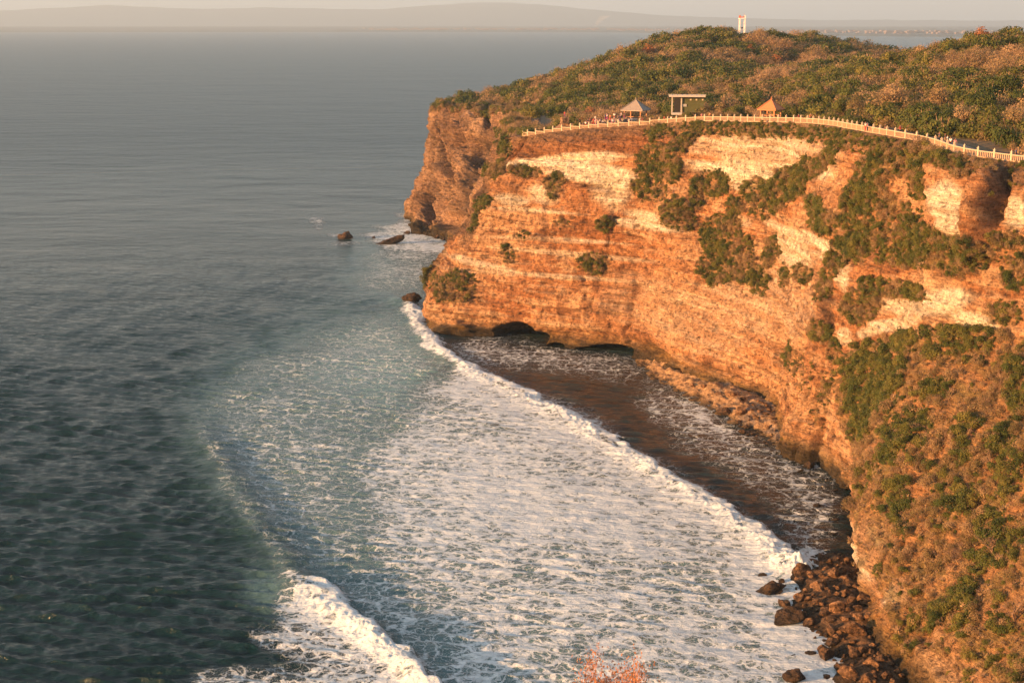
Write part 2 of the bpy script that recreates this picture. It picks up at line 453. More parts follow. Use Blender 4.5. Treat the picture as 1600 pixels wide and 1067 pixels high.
# --- painted regions, surveyed on the photograph and stored on the rock itself
def ell(px, py, cx, cy, rx, ry, ang=0.0, soft=0.35, warp=None):
    a = math.radians(ang); c, s = math.cos(a), math.sin(a)
    dx, dy = px - cx, py - cy
    u = (dx * c + dy * s) / rx; v = (-dx * s + dy * c) / ry
    d = np.sqrt(u * u + v * v)
    if warp is not None: d = d + warp
    return 1 - sstep(1 - soft, 1 + soft, d)
def inside(px, py, poly):
    r = np.zeros(np.shape(px), bool); n = len(poly)
    for i in range(n):
        x1, y1 = poly[i]; x2, y2 = poly[(i + 1) % n]
        if y1 == y2: continue
        c = ((y1 > py) != (y2 > py)) & (px < (x2 - x1) * (py - y1) / (y2 - y1) + x1)
        r ^= c
    return r
wob = fbm(X / 7, Y / 7, Z / 5, 4, 3) * 0.9
WH = [(880, 250, 105, 9, -3, 1), (930, 272, 70, 16, 4, 1), (850, 303, 26, 15, 15, .9), (800, 312, 28, 8, 8, .8), (955, 300, 30, 30, 20, .8),
      (830, 330, 70, 3, 4, .6), (1185, 266, 112, 15, 2, 1.25), (1190, 232, 112, 22, 3, .62), (1175, 285, 30, 12, 0, .9), (1008, 338, 30, 10, 12, 1), (1010, 352, 60, 8, 8, .7),
      (1262, 372, 60, 9, 22, 1), (1240, 392, 38, 20, 25, 1), (1212, 352, 20, 8, 20, .8), (1325, 436, 12, 22, 0, 1), (1290, 402, 30, 8, 20, .7),
      (1478, 312, 26, 28, 40, 1), (1490, 350, 28, 20, 30, 1), (1588, 335, 18, 26, 0, 1), (1440, 474, 62, 18, -8, 1), (1520, 500, 42, 10, 10, 1),
      (1320, 525, 14, 12, 0, .8), (1400, 505, 50, 10, -20, .8), (1150, 345, 25, 9, 10, .6), (870, 375, 90, 4, 3, .5), (760, 415, 60, 6, 14, .5), (840, 430, 140, 4, 4, .45), (900, 398, 120, 4, 5, .4),
      (1350, 860, 30, 50, 25, .6), (1400, 925, 20, 26, 20, .8), (1100, 500, 90, 50, 15, .22), (1000, 470, 80, 40, 10, .15), (1190, 470, 80, 60, 20, .25)]
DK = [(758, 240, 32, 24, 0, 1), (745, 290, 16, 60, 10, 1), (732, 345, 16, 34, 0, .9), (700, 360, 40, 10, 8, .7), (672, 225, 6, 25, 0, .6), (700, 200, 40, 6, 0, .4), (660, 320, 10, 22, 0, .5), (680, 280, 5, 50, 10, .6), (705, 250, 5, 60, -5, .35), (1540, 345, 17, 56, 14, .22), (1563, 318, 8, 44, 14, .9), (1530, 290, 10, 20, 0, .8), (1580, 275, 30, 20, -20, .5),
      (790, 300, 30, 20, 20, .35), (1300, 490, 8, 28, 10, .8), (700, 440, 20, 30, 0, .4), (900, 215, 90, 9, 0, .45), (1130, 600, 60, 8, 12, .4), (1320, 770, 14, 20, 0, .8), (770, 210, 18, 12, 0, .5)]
GR = [(712, 448, 30, 26, 0, .9), (755, 318, 14, 13, 0, .9), (788, 228, 9, 20, 10, 1), (870, 285, 20, 12, -10, 1), (868, 300, 8, 14, 0, .9), (822, 268, 28, 8, 8, .9), (770, 262, 20, 16, -30, .8), (742, 345, 6, 18, 10, .6),
      (1027, 200, 12, 16, 0, 1), (1072, 222, 30, 10, -42, 1), (1045, 240, 16, 14, 0, .9), (1030, 262, 40, 32, 20, .8), (1022, 292, 36, 28, 0, .5), (1056, 335, 22, 24, 0, .95), (1076, 345, 12, 18, 0, .9),
      (1108, 288, 30, 22, 0, 1), (1092, 310, 14, 16, 0, .9), (1186, 300, 26, 20, 0, 1), (1215, 315, 22, 20, 0, .8), (1238, 288, 28, 28, 0, 1), (1272, 264, 34, 15, -35, 1), (1304, 236, 12, 8, -45, 1),
      (1148, 325, 14, 14, 0, .9), (1125, 358, 34, 22, -30, .8), (1150, 390, 44, 34, 0, .55), (1120, 420, 24, 24, 20, .7), (1185, 330, 26, 20, 0, .4), (1205, 395, 16, 28, 15, .8), (1166, 410, 20, 30, 0, .6), (1190, 440, 16, 28, 0, .5), (1256, 428, 8, 14, 0, .9), (1232, 430, 9, 20, 0, .6),
      (1295, 345, 24, 20, 30, .9), (1280, 320, 14, 16, 0, .6), (1308, 410, 13, 42, 20, 1), (1325, 360, 8, 26, 12, .9), (1290, 450, 14, 26, 10, 1),
      (1360, 290, 32, 44, 25, .85), (1400, 258, 34, 22, 10, 1), (1380, 345, 52, 44, 0, .85), (1425, 385, 60, 34, 12, .85), (1490, 400, 48, 24, 20, .8), (1345, 375, 24, 36, 10, .8), (1440, 280, 14, 30, 0, .7), (1330, 330, 16, 30, 20, .7),
      (1352, 478, 34, 28, -20, .95), (1395, 452, 46, 14, 12, .9), (1282, 520, 18, 16, 0, 1), (1300, 548, 14, 20, 0, .7),
      (1490, 250, 62, 13, 8, 1), (1520, 268, 36, 12, 0, .9), (1592, 256, 18, 8, 0, 1), (1440, 232, 22, 9, 20, 1), (1580, 390, 30, 30, 0, .9), (1590, 430, 22, 26, 0, .9), (1540, 400, 20, 20, 0, .7), (1572, 492, 26, 18, 0, 1),
      (1245, 690, 10, 14, 0, .3), (1260, 590, 20, 40, 20, .3), (1285, 620, 20, 50, 10, .4), (1238, 560, 10, 30, 0, .4),
      (930, 408, 26, 18, 0, .55), (795, 398, 22, 14, 0, .45), (946, 350, 16, 14, 0, .55), (880, 350, 16, 10, 0, .4), (825, 370, 18, 10, 0, .35), (1545, 250, 10, 8, 0, .6)]
def region(lst, px, py, warp, soft=0.35):
    r = np.zeros(px.shape)
    for cx, cy, rx, ry, a, w in lst:
        m = (np.abs(px - cx) < 2.6 * max(rx, ry)) & (np.abs(py - cy) < 2.6 * max(rx, ry))
        if m.any():
            r[m] = np.maximum(r[m], w * ell(px[m], py[m], cx, cy, rx, ry, a, soft, warp[m] * 0.45))
    return r
visible_w = np.ones_like(PX); visible_w[ut < 3] = 0; visible_w[(ut > 7.3) & (ut < 9.7)] = 0
white = region(WH, PX, PYY, wob) * visible_w
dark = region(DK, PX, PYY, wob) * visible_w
green = region(GR, PX, PYY, wob) * visible_w
# the long vegetated slope on the right
slope_poly = [(1310, 560), (1345, 540), (1420, 520), (1500, 512), (1600, 520), (1750, 500), (1900, 1300), (1420, 1120), (1400, 1010), (1395, 960), (1340, 880), (1335, 800), (1345, 720), (1310, 650)]
wpx, wpy = PX + wob * 14, PYY + fbm(X / 6, Y / 6, Z / 6, 3, 9) * 12
slope_m = inside(wpx, wpy, slope_poly).astype(float)
slope_m[ut > 28] = np.clip((Z[ut > 28] - 3) / 5, 0, 1)
lip_strip = sstep(0.93, 0.965, H) * (ut[:, None] > 15.0) * (ut[:, None] < 23.5)
farveg = sstep(0.93, 0.97, H) * (ut[:, None] < 9.5)
patch = fbm(X / 9, Y / 9, Z / 9, 4, 21)
print('cliff base', time.time() - T0)

# --- relief
D = 0.0
u_m = np.interp(ut, np.arange(NC), np.concatenate([[0], np.cumsum(arc)]))[:, None]       # metres along the coast
rough_w = np.where(ut[:, None] < 9.8, 2.6, 1.0) * np.ones_like(Z)
D = D + rough_w * 2.2 * fbm(X / 18, Y / 18, Z / 26, 3, 1)
D = D + rough_w * 1.3 * ridged(X / 8 + 0.1 * Z / 8, Y / 8, Z / 22, 4, 5) * (0.5 + 0.5 * sstep(-.2, .5, fbm(X / 30, Y / 30, Z / 30, 2, 77)))
strz = Z + 1.4 * fbm(X / 25, Y / 25, Z / 25, 3, 41) + 0.035 * (u_m - 250)
band = vnoise(strz * 0.42, strz * 0 + 3.3, 0 * strz, 8) * 0.5 + vnoise(strz * 1.05, strz * 0 + 1.3, 0 * strz, 9) * 0.45 + vnoise(strz * 2.3, strz * 0 + 1.3, 0 * strz, 19) * 0.3
band_w = (1 - 0.75 * np.clip(slope_m, 0, 1)) * (0.45 + 0.75 * sstep(-.3, .4, fbm(X / 15, Y / 15, Z / 8, 3, 55)))
D = D + 0.85 * band * band_w
D = D + 0.95 * rough_w ** .9 * fbm(X / 3.2, Y / 3.2, Z / 2.2, 5, 13, 0.62)
crack = np.abs(vnoise(u_m / 6.5 + .45 * fbm(X / 9, Y / 9, Z / 5, 4, 61), Z / 45, 0 * Z, 62))
D = D - 0.9 * (1 - sstep(0.0, 0.13, crack)) * sstep(-.1, .35, fbm(X / 22, Y / 22, Z / 22, 2, 63))
pock = fbm(X / 1.1, Y / 1.1, Z / 0.9, 2, 71)
D = D - 0.55 * sstep(0.42, 0.7, pock)
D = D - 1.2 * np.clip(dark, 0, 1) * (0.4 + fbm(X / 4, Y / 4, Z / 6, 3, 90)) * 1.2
# blocky far headland
cel = np.floor(fbm(X / 11, Y / 11, Z / 16, 2, 33) * 6) / 6
D = D + np.where(ut[:, None] < 9.8, 3.2 * cel, 1.2 * cel * band_w)
# big buttress pinnacle at right and gullies
pil = ell(PX, PYY, 1540, 345, 17, 60, 14, .7, wob * .6) * visible_w
D = D + pil * (3.2 + 2.6 * ridged(X / 3, Y / 3, Z / 7, 4, 95) + 1.2 * fbm(X / 2, Y / 2, Z / 2, 3, 96)) - 3.5 * ell(PX, PYY, 1563, 318, 7, 48, 14, .6, wob * .4) * visible_w - 2.0 * ell(PX, PYY, 1519, 300, 5, 26, 20, .6, wob * .4) * visible_w
D = D - 2.0 * ell(PX, PYY, 1302, 488, 6, 26, 10, .6, wob * .2) - 2.4 * ell(PX, PYY, 1283, 690, 5, 34, 8, .6, wob * .2)
D = D + 2.2 * ell(PX, PYY, 1250, 690, 24, 40, -20, .5, wob * .2) + 1.5 * ell(PX, PYY, 1300, 480, 12, 14, 0, .5)
# the far headland: overhanging cap, dark clefts, a big smooth recess
F_ = (ut[:, None] < 9.9) * visible_w
def dent(cx, cy, rx, ry, a, amt): return 1.5 * amt * ell(PX, PYY, cx, cy, rx, ry, a, .45, wob * .35) * F_
D = D + 1.8 * F_ * sstep(.76, .82, H) + dent(700, 300, 14, 44, 8, -4.5) + dent(728, 268, 22, 34, -10, 2.5) + dent(752, 238, 26, 20, 0, -5) + dent(742, 300, 11, 44, 12, -7) + dent(672, 260, 5, 40, 8, -4)
D = D + dent(690, 235, 4, 44, -6, -4) + dent(708, 250, 4, 40, 10, -3) + dent(668, 320, 9, 24, 0, -5) + dent(705, 345, 14, 14, 0, -4) + dent(652, 305, 9, 16, 0, .5) + dent(720, 205, 6, 22, 4, -3) + dent(765, 196, 5, 14, 0, -3) + dent(690, 318, 8, 20, 20, 2.5)
led = np.abs(vnoise(strz * .55, X / 40, Y / 40, 88)); D = D - .8 * (1 - sstep(0, .10, led)) * band_w * (ut[:, None] > 9.8)
# sea-worn notch and caves
wl_ = np.exp(-((Z - (2.9 + 1.0 * vnoise(u_m / 9, 0 * Z, 0 * Z, 66))) / 1.25) ** 2)
main_w = ((ut[:, None] > 10.3) & (ut[:, None] < 16.2)).astype(float)
D = D - 3.0 * wl_ * main_w * (0.45 + 0.55 * sstep(-.3, .3, vnoise(u_m / 7, Z * 0, Z * 0, 67)))
D = D + 1.2 * np.exp(-((Z - 1.0) / 1.4) ** 2) * main_w * (PX < 780)
def cave(cx, cy, rx, ry, depth):
    a = (PX - cx) / rx; b = np.clip(cy - PYY, 0, 999) / ry
    return depth * (1 - sstep(0.75, 1.05, np.sqrt(a * a + b * b) + wob * .42)) * (Z < 9)
D = D - cave(800, 524, 30, 19, 11) - cave(830, 530, 24, 11, 8) - cave(950, 548, 44, 11, 8) - cave(868, 542, 12, 7, 4) - cave(1062, 584, 9, 9, 4) - cave(1322, 775, 12, 18, 5) - cave(735, 524, 44, 10, 2.5)
fade = sstep(1.0, 0.965, H) * 1.0
D = D * (0.12 + 0.88 * fade)
S = S + Nrm * D[..., None]
S[..., 2] -= 0.25 * (1 - fade) * 0
# foot goes below the water
S[:, 0, 2] = -2.5; S[:, 1, 2] = np.minimum(S[:, 1, 2], -1.2)
# a lip strip inland, a little way back from the edge
topline = S[:, -1, :].copy()
tn = np.gradient(topline[:, :2], axis=0)
tn = np.stack([-tn[:, 1], tn[:, 0]], 1); tn /= np.linalg.norm(tn, axis=1, keepdims=True) + 1e-9
ref = Nrm[:, -NV // 3, :2]
sgn = np.sign(-(tn * ref).sum(1)); tn *= sgn[:, None]          # points inland
ks = 25
ker = np.ones(ks) / ks
tns = np.stack([np.convolve(np.pad(tn[:, k], ks // 2, mode='edge'), ker, 'valid') for k in (0, 1)], 1)
tns /= np.linalg.norm(tns, axis=1, keepdims=True)
lip = []
zsm = np.convolve(np.pad(topline[:, 2], 30, mode='edge'), np.ones(61) / 61, 'valid')
for d in (1.0, 2.2, 3.6, 5.0, 7.0):
    q = topline.copy(); q[:, :2] += tns * d; q[:, 2] = lerp(topline[:, 2], zsm, min(1, d / 2.2)) + 0.08 * fbm(q[:, 0] / 1.5, q[:, 1] / 1.5, 0 * q[:, 0], 3, 5)
    if d >= 7: q[:, 2] -= 1.2
    lip.append(q)
Sf = np.concatenate([S] + [q[:, None, :] for q in lip], 1)
NVF = Sf.shape[1]

# --- rock colour (albedo), with shade of clefts and recesses painted in
def C(*c): return np.array(c)
n_big = fbm(X / 16, Y / 16, Z / 10, 4, 101); n_med = fbm(X / 3.4, Y / 3.4, Z / 1.5, 5, 102); n_fin = fbm(X / 1.1, Y / 1.1, Z / 0.7, 3, 103)
n_mot = fbm(X / 6.5, Y / 6.5, Z / 3.0, 5, 107, .62); n_vert = fbm(u_m / 1.6, Z / 12, 0 * Z, 4, 108)
n_str = vnoise(strz * 1.3, 0 * strz, 0 * strz, 104) * 0.6 + vnoise(strz * 3.1, X / 15, Y / 15, 105) * 0.4
def m3(a): return a[..., None]
base = lerp(C(.52, .245, .105), C(.66, .39, .20), m3(sstep(-.5, .6, n_big + .5 * n_str)))
rust = sstep(-.15, .55, n_med + .25 * n_str - .3 * n_big + 0.25 * (PYY > 360) * (PX < 1000) * visible_w)
base = lerp(base, C(.36, .135, .045), m3(rust * .62))
base = lerp(base, C(.72, .47, .26), m3(sstep(.10, .45, -n_mot + .35 * n_str) * .6))
base = lerp(base, C(.22, .092, .038), m3(sstep(.12, .40, n_mot + .2 * n_med) * .58))
base = lerp(base, C(.27, .15, .085), m3(sstep(.15, .5, n_vert) * .45 * sstep(-.2, .3, n_big)))
base = lerp(base, C(.62, .44, .28), m3((1 - sstep(0, .09, np.abs(vnoise(strz * .9, X / 25, Y / 25, 109)))) * .55 * sstep(-.1, .3, n_mot + .3)))
base = lerp(base, C(.28, .115, .045), m3(sstep(.84, .90, H + .04 * n_med) * (ut[:, None] > 10) * (ut[:, None] < 16) * .8))
base = lerp(base, C(.115, .062, .034), m3(sstep(.22, .6, n_fin + .25 * n_med) * .8))
base = lerp(base, C(.10, .06, .036), m3((1 - sstep(0, .10, led)) * .5 * band_w))
cream = lerp(C(.74, .61, .42), C(.86, .77, .58), m3(sstep(-.3, .5, n_str)))
wmask = np.clip(white * 1.15 + .35 * white * n_str - .35 * sstep(.1, .6, n_med) * white, 0, 1)
base = lerp(base, cream, m3(wmask * .95))
base = np.clip(base, 0, 1); far_t = (ut[:, None] < 9.8) * np.ones_like(Z)
base = lerp(base, lerp(C(.19, .12, .075), C(.42, .27, .17), m3(sstep(-.35, .45, n_big * .7 + n_med * .8))), m3(far_t * .75))
base = lerp(base, C(.105, .07, .048), m3(np.clip(dark * (.85 + .5 * n_med), 0, 1)))  # paints shade into clefts and recesses; also the pillar's own brown
soil = lerp(C(.40, .205, .085), C(.22, .165, .06), m3(sstep(-.3, .4, n_med)))
vg = np.clip(np.maximum(green, slope_m * .8 + 0 * green), 0, 1)
vg = np.maximum(vg, np.maximum(lip_strip, farveg) * .9)
base = lerp(base, soil, m3(sstep(.2, .7, vg) * .8))
topsoil = sstep(.93, .99, H)
base = lerp(base, C(.22, .14, .08), m3(topsoil * .7))
wet = sstep(3.2, .8, Z + n_med * 1.6)
olive = lerp(C(.10, .075, .03), C(.25, .16, .05), m3(sstep(-.2, .5, n_med)))
base = lerp(base, olive, m3(sstep(5.5, 1.8, Z + n_big * 2) * .8))
base = lerp(base, C(.03, .026, .016), m3(wet * .85))
lipc = np.broadcast_to(C(.20, .135, .085), (NU, 5, 3)) * (1 + .2 * fbm(np.stack([q[:, 0] for q in lip], 1) / 2, np.stack([q[:, 1] for q in lip], 1) / 2, 0, 3, 7))[..., None]
colr = np.clip(np.concatenate([base, lipc], 1), .01, .85)
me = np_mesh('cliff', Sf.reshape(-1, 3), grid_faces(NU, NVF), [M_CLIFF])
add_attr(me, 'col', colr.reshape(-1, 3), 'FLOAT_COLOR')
cliff = link('cliff', me); set_props(cliff, 'tall orange limestone sea cliff with cream bands round the bay', kind='structure')
NrmD = grid_normals(S)
if NrmD[NU // 2, NV // 2, 0] > 0: NrmD = -NrmD
print('cliff', time.time() - T0)

# ================================================================== PLATEAU TERRAIN
TOP = topline[::6]; TOPN = tns[::6]
def edge_dist(x, y):
    """signed distance to the cliff edge, positive inland, and edge height"""
    x = np.asarray(x, float); y = np.asarray(y, float); sh = x.shape
    x = x.ravel(); y = y.ravel(); best = np.full(x.shape, 1e9); idx = np.zeros(x.shape, int)
    for a in range(0, len(TOP), 50):
        t = TOP[a:a + 50]
        d = (x[:, None] - t[None, :, 0]) ** 2 + (y[:, None] - t[None, :, 1]) ** 2
        k = d.argmin(1); dm = d[np.arange(len(x)), k]; w = dm < best
        best[w] = dm[w]; idx[w] = k[w] + a
    s = np.sign(((x - TOP[idx, 0]) * TOPN[idx, 0] + (y - TOP[idx, 1]) * TOPN[idx, 1]))
    return (np.sqrt(best) * s).reshape(sh), TOP[idx, 2].reshape(sh), idx.reshape(sh)
cps = []
for px, py, Yv in [(690, 160, 592), (750, 156, 600), (840, 141, 592), (900, 121, 585), (950, 97, 575), (1000, 80, 580), (1050, 62, 600), (1100, 55, 620), (1160, 60, 640), (1230, 64, 660), (1290, 68, 660), (1340, 76, 650), (1385, 86, 640),
                   (720, 172, 585), (800, 168, 560), (830, 190, 400), (850, 185, 430), (880, 175, 440), (900, 160, 470), (960, 140, 480), (1000, 120, 500), (1050, 100, 520), (1100, 90, 540), (1160, 98, 540),
                   (900, 184, 388), (960, 176, 385), (1000, 171, 390), (1050, 162, 395), (1100, 152, 390), (1150, 142, 400), (1150, 122, 450), (1200, 112, 480), (1235, 108, 505), (1300, 96, 540),
                   (1150, 168, 345), (1200, 162, 350), (1300, 155, 325), (1300, 125, 370), (1400, 160, 300), (1350, 190, 285), (1450, 200, 262), (1400, 120, 332), (1450, 150, 292), (1500, 180, 262), (1550, 140, 290),
                   (1600, 200, 243), (1600, 120, 300), (1600, 52, 370), (1520, 60, 375), (1450, 77, 385), (1400, 90, 400), (1340, 106, 420), (1280, 116, 430), (1200, 136, 420)]:
    p = PY(px, py, Yv); cps.append((p[0], p[1], p[2] - 2.6))
cps += [(150, 180, 66), (200, 250, 76), (200, 330, 79), (300, 300, 80), (300, 420, 74), (200, 430, 66), (260, 520, 58), (350, 560, 50), (-10, 680, 44), (60, 720, 55), (150, 730, 58), (230, 740, 50), (160, 820, 28), (60, 800, 35), (300, 850, 15), (400, 850, 10), (400, 600, 40), (400, 350, 74), (120, 120, 64), (250, 120, 70), (400, 120, 74)]
for i in range(0, len(TOP), 9): cps.append((TOP[i, 0] + TOPN[i, 0] * 6, TOP[i, 1] + TOPN[i, 1] * 6, TOP[i, 2] - .1))
cps = np.array(cps)
def tps_k(r): return r * r * np.log(r + 1e-6)
_n = len(cps); _sc = 100.0
A = np.zeros((_n + 3, _n + 3)); rr = np.hypot(cps[:, None, 0] - cps[None, :, 0], cps[:, None, 1] - cps[None, :, 1]) / _sc
A[:_n, :_n] = tps_k(rr) + np.eye(_n) * 0.02
A[:_n, _n] = 1; A[:_n, _n + 1:] = cps[:, :2] / _sc; A[_n, :_n] = 1; A[_n + 1:, :_n] = (cps[:, :2] / _sc).T
wts = np.linalg.solve(A, np.concatenate([cps[:, 2], [0, 0, 0]]))
def tps(x, y):
    sh = np.shape(x); x = np.ravel(x); y = np.ravel(y); out = np.empty(len(x))
    for a in range(0, len(x), 20000):
        xs, ys = x[a:a + 20000], y[a:a + 20000]
        r = np.hypot(xs[:, None] - cps[None, :, 0], ys[:, None] - cps[None, :, 1]) / _sc
        out[a:a + 20000] = tps_k(r) @ wts[:_n] + wts[_n] + xs / _sc * wts[_n + 1] + ys / _sc * wts[_n + 2]
    return out.reshape(sh)
gx = np.arange(-60, 470, 2.5); gy = np.arange(40, 960, 2.5)
GX, GY = np.meshgrid(gx, gy, indexing='ij')
gd, gz, _ = edge_dist(GX, GY)
GZr = tps(GX, GY) + 1.8 * fbm(GX / 22, GY / 22, 0, 3, 200)
k = sstep(4, 16, gd)
GZ = lerp(gz - .35, GZr, k)
bord = sstep(470, 400, GX) * sstep(960, 850, GY)
GZ = lerp(-6, GZ, bord)
fq = grid_faces(len(gx), len(gy)); ok = (gd.ravel()[fq] > 4.2).any(1) & (gd.ravel()[fq] > 1.0).all(1)
M_SOIL, n, l, b = new_mat('dry_soil')
g = n.new('ShaderNodeNewGeometry')
t1 = noise_node(n, l, 0.12, 6, .6, g.outputs['Position']); t2 = noise_node(n, l, 1.2, 6, .65, g.outputs['Position'])
c1 = mixc(n, l, maprange(n, l, t1.outputs['Fac'], .35, .65), (.20, .115, .065), (.13, .095, .045))
c1 = mixc(n, l, maprange(n, l, t2.outputs['Fac'], .3, .7, 0, .6), c1, (.07, .055, .03))
l.new(c1, b.inputs['Base Color']); b.inputs['Roughness'].default_value = .95
ter = link('headland_ground', np_mesh('headland_ground', np.stack([GX, GY, GZ], -1).reshape(-1, 3), fq[ok], [M_SOIL]))
set_props(ter, 'dry brown ground of the headland under the scrub', kind='structure')
def ground_z(x, y):
    """bilinear height of the headland ground"""
    fx = (np.asarray(x) - gx[0]) / 2.5; fy = (np.asarray(y) - gy[0]) / 2.5
    i = np.clip(np.floor(fx).astype(int), 0, len(gx) - 2); j = np.clip(np.floor(fy).astype(int), 0, len(gy) - 2)
    u, v = fx - i, fy - j
    return GZ[i, j] * (1 - u) * (1 - v) + GZ[i + 1, j] * u * (1 - v) + GZ[i, j + 1] * (1 - u) * v + GZ[i + 1, j + 1] * u * v
print('terrain', time.time() - T0)

# ================================================================== SEA
RW, RH, RS = 460, 300, 4                     # raster of the foam survey: 4 photo pixels per cell, from (-100, 20)
RX0, RY0 = -100, 20
_ry, _rx = np.mgrid[0:RH, 0:RW]
_cx, _cy = RX0 + (_rx + .5) * RS, RY0 + (_ry + .5) * RS
def blur(a, r):
    k = np.exp(-(np.arange(-3 * r, 3 * r + 1) / r) ** 2 / 2); k /= k.sum()
    a = np.apply_along_axis(lambda v: np.convolve(np.pad(v, 3 * r, mode='edge'), k, 'valid'), 0, a)
    return np.apply_along_axis(lambda v: np.convolve(np.pad(v, 3 * r, mode='edge'), k, 'valid'), 1, a)
def raster(polys):
    r = np.zeros((RH, RW))
    for poly, val, br in polys:
        m = inside(_cx, _cy, poly).astype(float) * val
        m = blur(m, br) if br else m
        r = np.maximum(r, m)
    return r
def sample(r, px, py):
    fx = (px - RX0) / RS - .5; fy = (py - RY0) / RS - .5
    ok = (fx >= 0) & (fx < RW - 1) & (fy >= 0) & (fy < RH - 1)
    fx = np.clip(fx, 0, RW - 1.001); fy = np.clip(fy, 0, RH - 1.001)
    i = fx.astype(int); j = fy.astype(int); u = fx - i; v = fy - j
    return ok * (r[j, i] * (1 - u) * (1 - v) + r[j, i + 1] * u * (1 - v) + r[j + 1, i] * (1 - u) * v + r[j + 1, i + 1] * u * v)
LINE1 = [(604, 462), (626, 466), (645, 478), (664, 505), (688, 540), (715, 562), (745, 580), (800, 601), (860, 629), (920, 662), (980, 698), (1040, 738), (1100, 775), (1150, 803), (1195, 834), (1232, 862), (1262, 884)]
LINE2 = [(452, 896), (478, 903), (502, 925), (545, 958), (590, 992), (630, 1025), (668, 1062), (710, 1110), (760, 1170)]
LINE3 = [(300, 640), (325, 690), (352, 745), (395, 800), (425, 850), (452, 896), (470, 935)]
def strip(line, a, b):
    up = [(x - a * .45, y + a) for x, y in line]; dn = [(x + b * .4, y - b) for x, y in line]
    return dn + up[::-1]
foam_r = raster([
    ([(650, 610), (700, 580), (740, 585), (800, 605), (900, 655), (1040, 740), (1150, 808), (1240, 872), (1240, 920), (1200, 960), (1230, 1010), (1290, 1075), (1290, 1200), (700, 1200), (690, 1067), (650, 980), (600, 900), (565, 830), (550, 760), (590, 690)], .49, 8),
    ([(520, 890), (600, 880), (680, 960), (740, 1067), (760, 1180), (700, 1150), (640, 1020), (560, 950)], .36, 3),
    (strip(LINE1[5:], 62, 0), .80, 4), (strip(LINE1[1:6], 14, 2), .78, 1), (strip(LINE1[5:], 16, 0), .97, 1),
    ([(700, 640), (900, 700), (1150, 840), (1180, 880), (1000, 900), (760, 860), (660, 780)], .74, 10),
    ([(1120, 870), (1300, 860), (1310, 950), (1330, 1000), (1360, 1067), (1400, 1120), (1240, 1120), (1180, 1000), (1120, 940)], .72, 3),
    ([(310, 620), (400, 560), (560, 500), (640, 480), (700, 560), (700, 600), (600, 680), (560, 760), (580, 850), (620, 920), (560, 930), (460, 890), (400, 800), (330, 700)], .24, 8),
    ([(460, 560), (600, 500), (690, 560), (640, 640), (520, 660), (400, 640)], .20, 8),
    ([(560, 400), (650, 385), (700, 385), (690, 420), (670, 450), (620, 455), (560, 450)], .34, 5),
    ([(575, 372), (620, 345), (650, 345), (700, 372), (716, 380), (702, 400), (640, 400), (590, 388)], .62, 2),
    ([(610, 345), (640, 335), (652, 345), (640, 362), (612, 364)], .62, 2),
    ([(482, 350), (500, 346), (508, 356), (495, 360)], .55, 1), ([(520, 374), (560, 374), (560, 386), (522, 384)], .35, 1),
    ([(690, 528), (760, 530), (900, 548), (1000, 566), (1010, 600), (900, 590), (780, 572), (720, 560)], .36, 3),
    ([(980, 560), (1060, 600), (1170, 690), (1260, 720), (1325, 780), (1310, 860), (1260, 866), (1210, 800), (1130, 730), (1060, 680), (1000, 620)], .35, 6),
    ([(1170, 690), (1250, 718), (1325, 780), (1300, 850), (1240, 800), (1200, 740)], .47, 5),
    ([(1020, 600), (1090, 640), (1180, 695), (1200, 715), (1130, 690), (1040, 630)], .50, 2),
    (strip(LINE2[1:], 40, -6), .9, 2), ([(430, 940), (470, 906), (500, 930), (560, 985), (640, 1067), (640, 1200), (380, 1200), (360, 1060), (480, 1040), (400, 1005), (375, 985), (430, 985), (445, 965)], .52, 3),
    ([(280, 1062), (380, 1048), (480, 1040), (500, 1100), (300, 1100)], .5, 3), (strip(LINE3, 10, 4), .42, 3), ([(440, 902), (456, 893), (480, 905), (500, 925), (490, 930), (468, 910)], .8, 1),
])
aer_r = raster([
    ([(296, 640), (380, 560), (520, 505), (600, 470), (660, 480), (700, 560), (800, 605), (1040, 740), (1240, 872), (1240, 920), (1330, 1067), (1330, 1200), (740, 1200), (640, 1030), (520, 930), (470, 900), (415, 800), (350, 720)], .62, 10),
    ([(400, 600), (560, 500), (650, 480), (700, 560), (690, 640), (560, 660)], 1.0, 9),
    ([(560, 380), (700, 385), (690, 430), (668, 470), (600, 480), (540, 440)], .7, 7), ([(600, 350), (715, 380), (700, 395), (590, 390)], .8, 2),
    (strip(LINE1[1:6], 20, 4), 1.0, 2), ([(1100, 880), (1250, 880), (1330, 1067), (1200, 1120), (1100, 1000)], .6, 4),
    ([(380, 880), (455, 895), (520, 950), (440, 960), (390, 940)], .45, 4), (strip(LINE3, 12, 6), .7, 3), ([(690, 530), (1000, 566), (1100, 650), (900, 600), (740, 575)], .35, 4)])
bay_r = raster([([(672, 500), (780, 520), (1000, 556), (1160, 680), (1330, 780), (1300, 870), (1262, 884), (1195, 834), (1100, 775), (920, 662), (800, 601), (715, 562), (664, 505)], 1.0, 3)])

def wl_poly(line, ext=True):
    return np.array([P(x, y)[:2] for x, y in line])
def pdist(x, y, L):
    """signed distance (left of travel positive) and running length to a polyline; works on flat arrays"""
    best = np.full(x.shape, 1e9); sg = np.zeros(x.shape); ru = np.zeros(x.shape); acc = 0
    for i in range(len(L) - 1):
        ax, ay = L[i]; bx, by = L[i + 1]; dx, dy = bx - ax, by - ay; ll = dx * dx + dy * dy
        t = np.clip(((x - ax) * dx + (y - ay) * dy) / ll, 0, 1)
        d = np.hypot(x - ax - t * dx, y - ay - t * dy); w = d < best
        best[w] = d[w]; sg[w] = np.sign((dx * (y - ay) - dy * (x - ax)))[w]; ru[w] = (acc + t * math.sqrt(ll))[w]
        acc += math.sqrt(ll)
    return best * sg, ru, acc
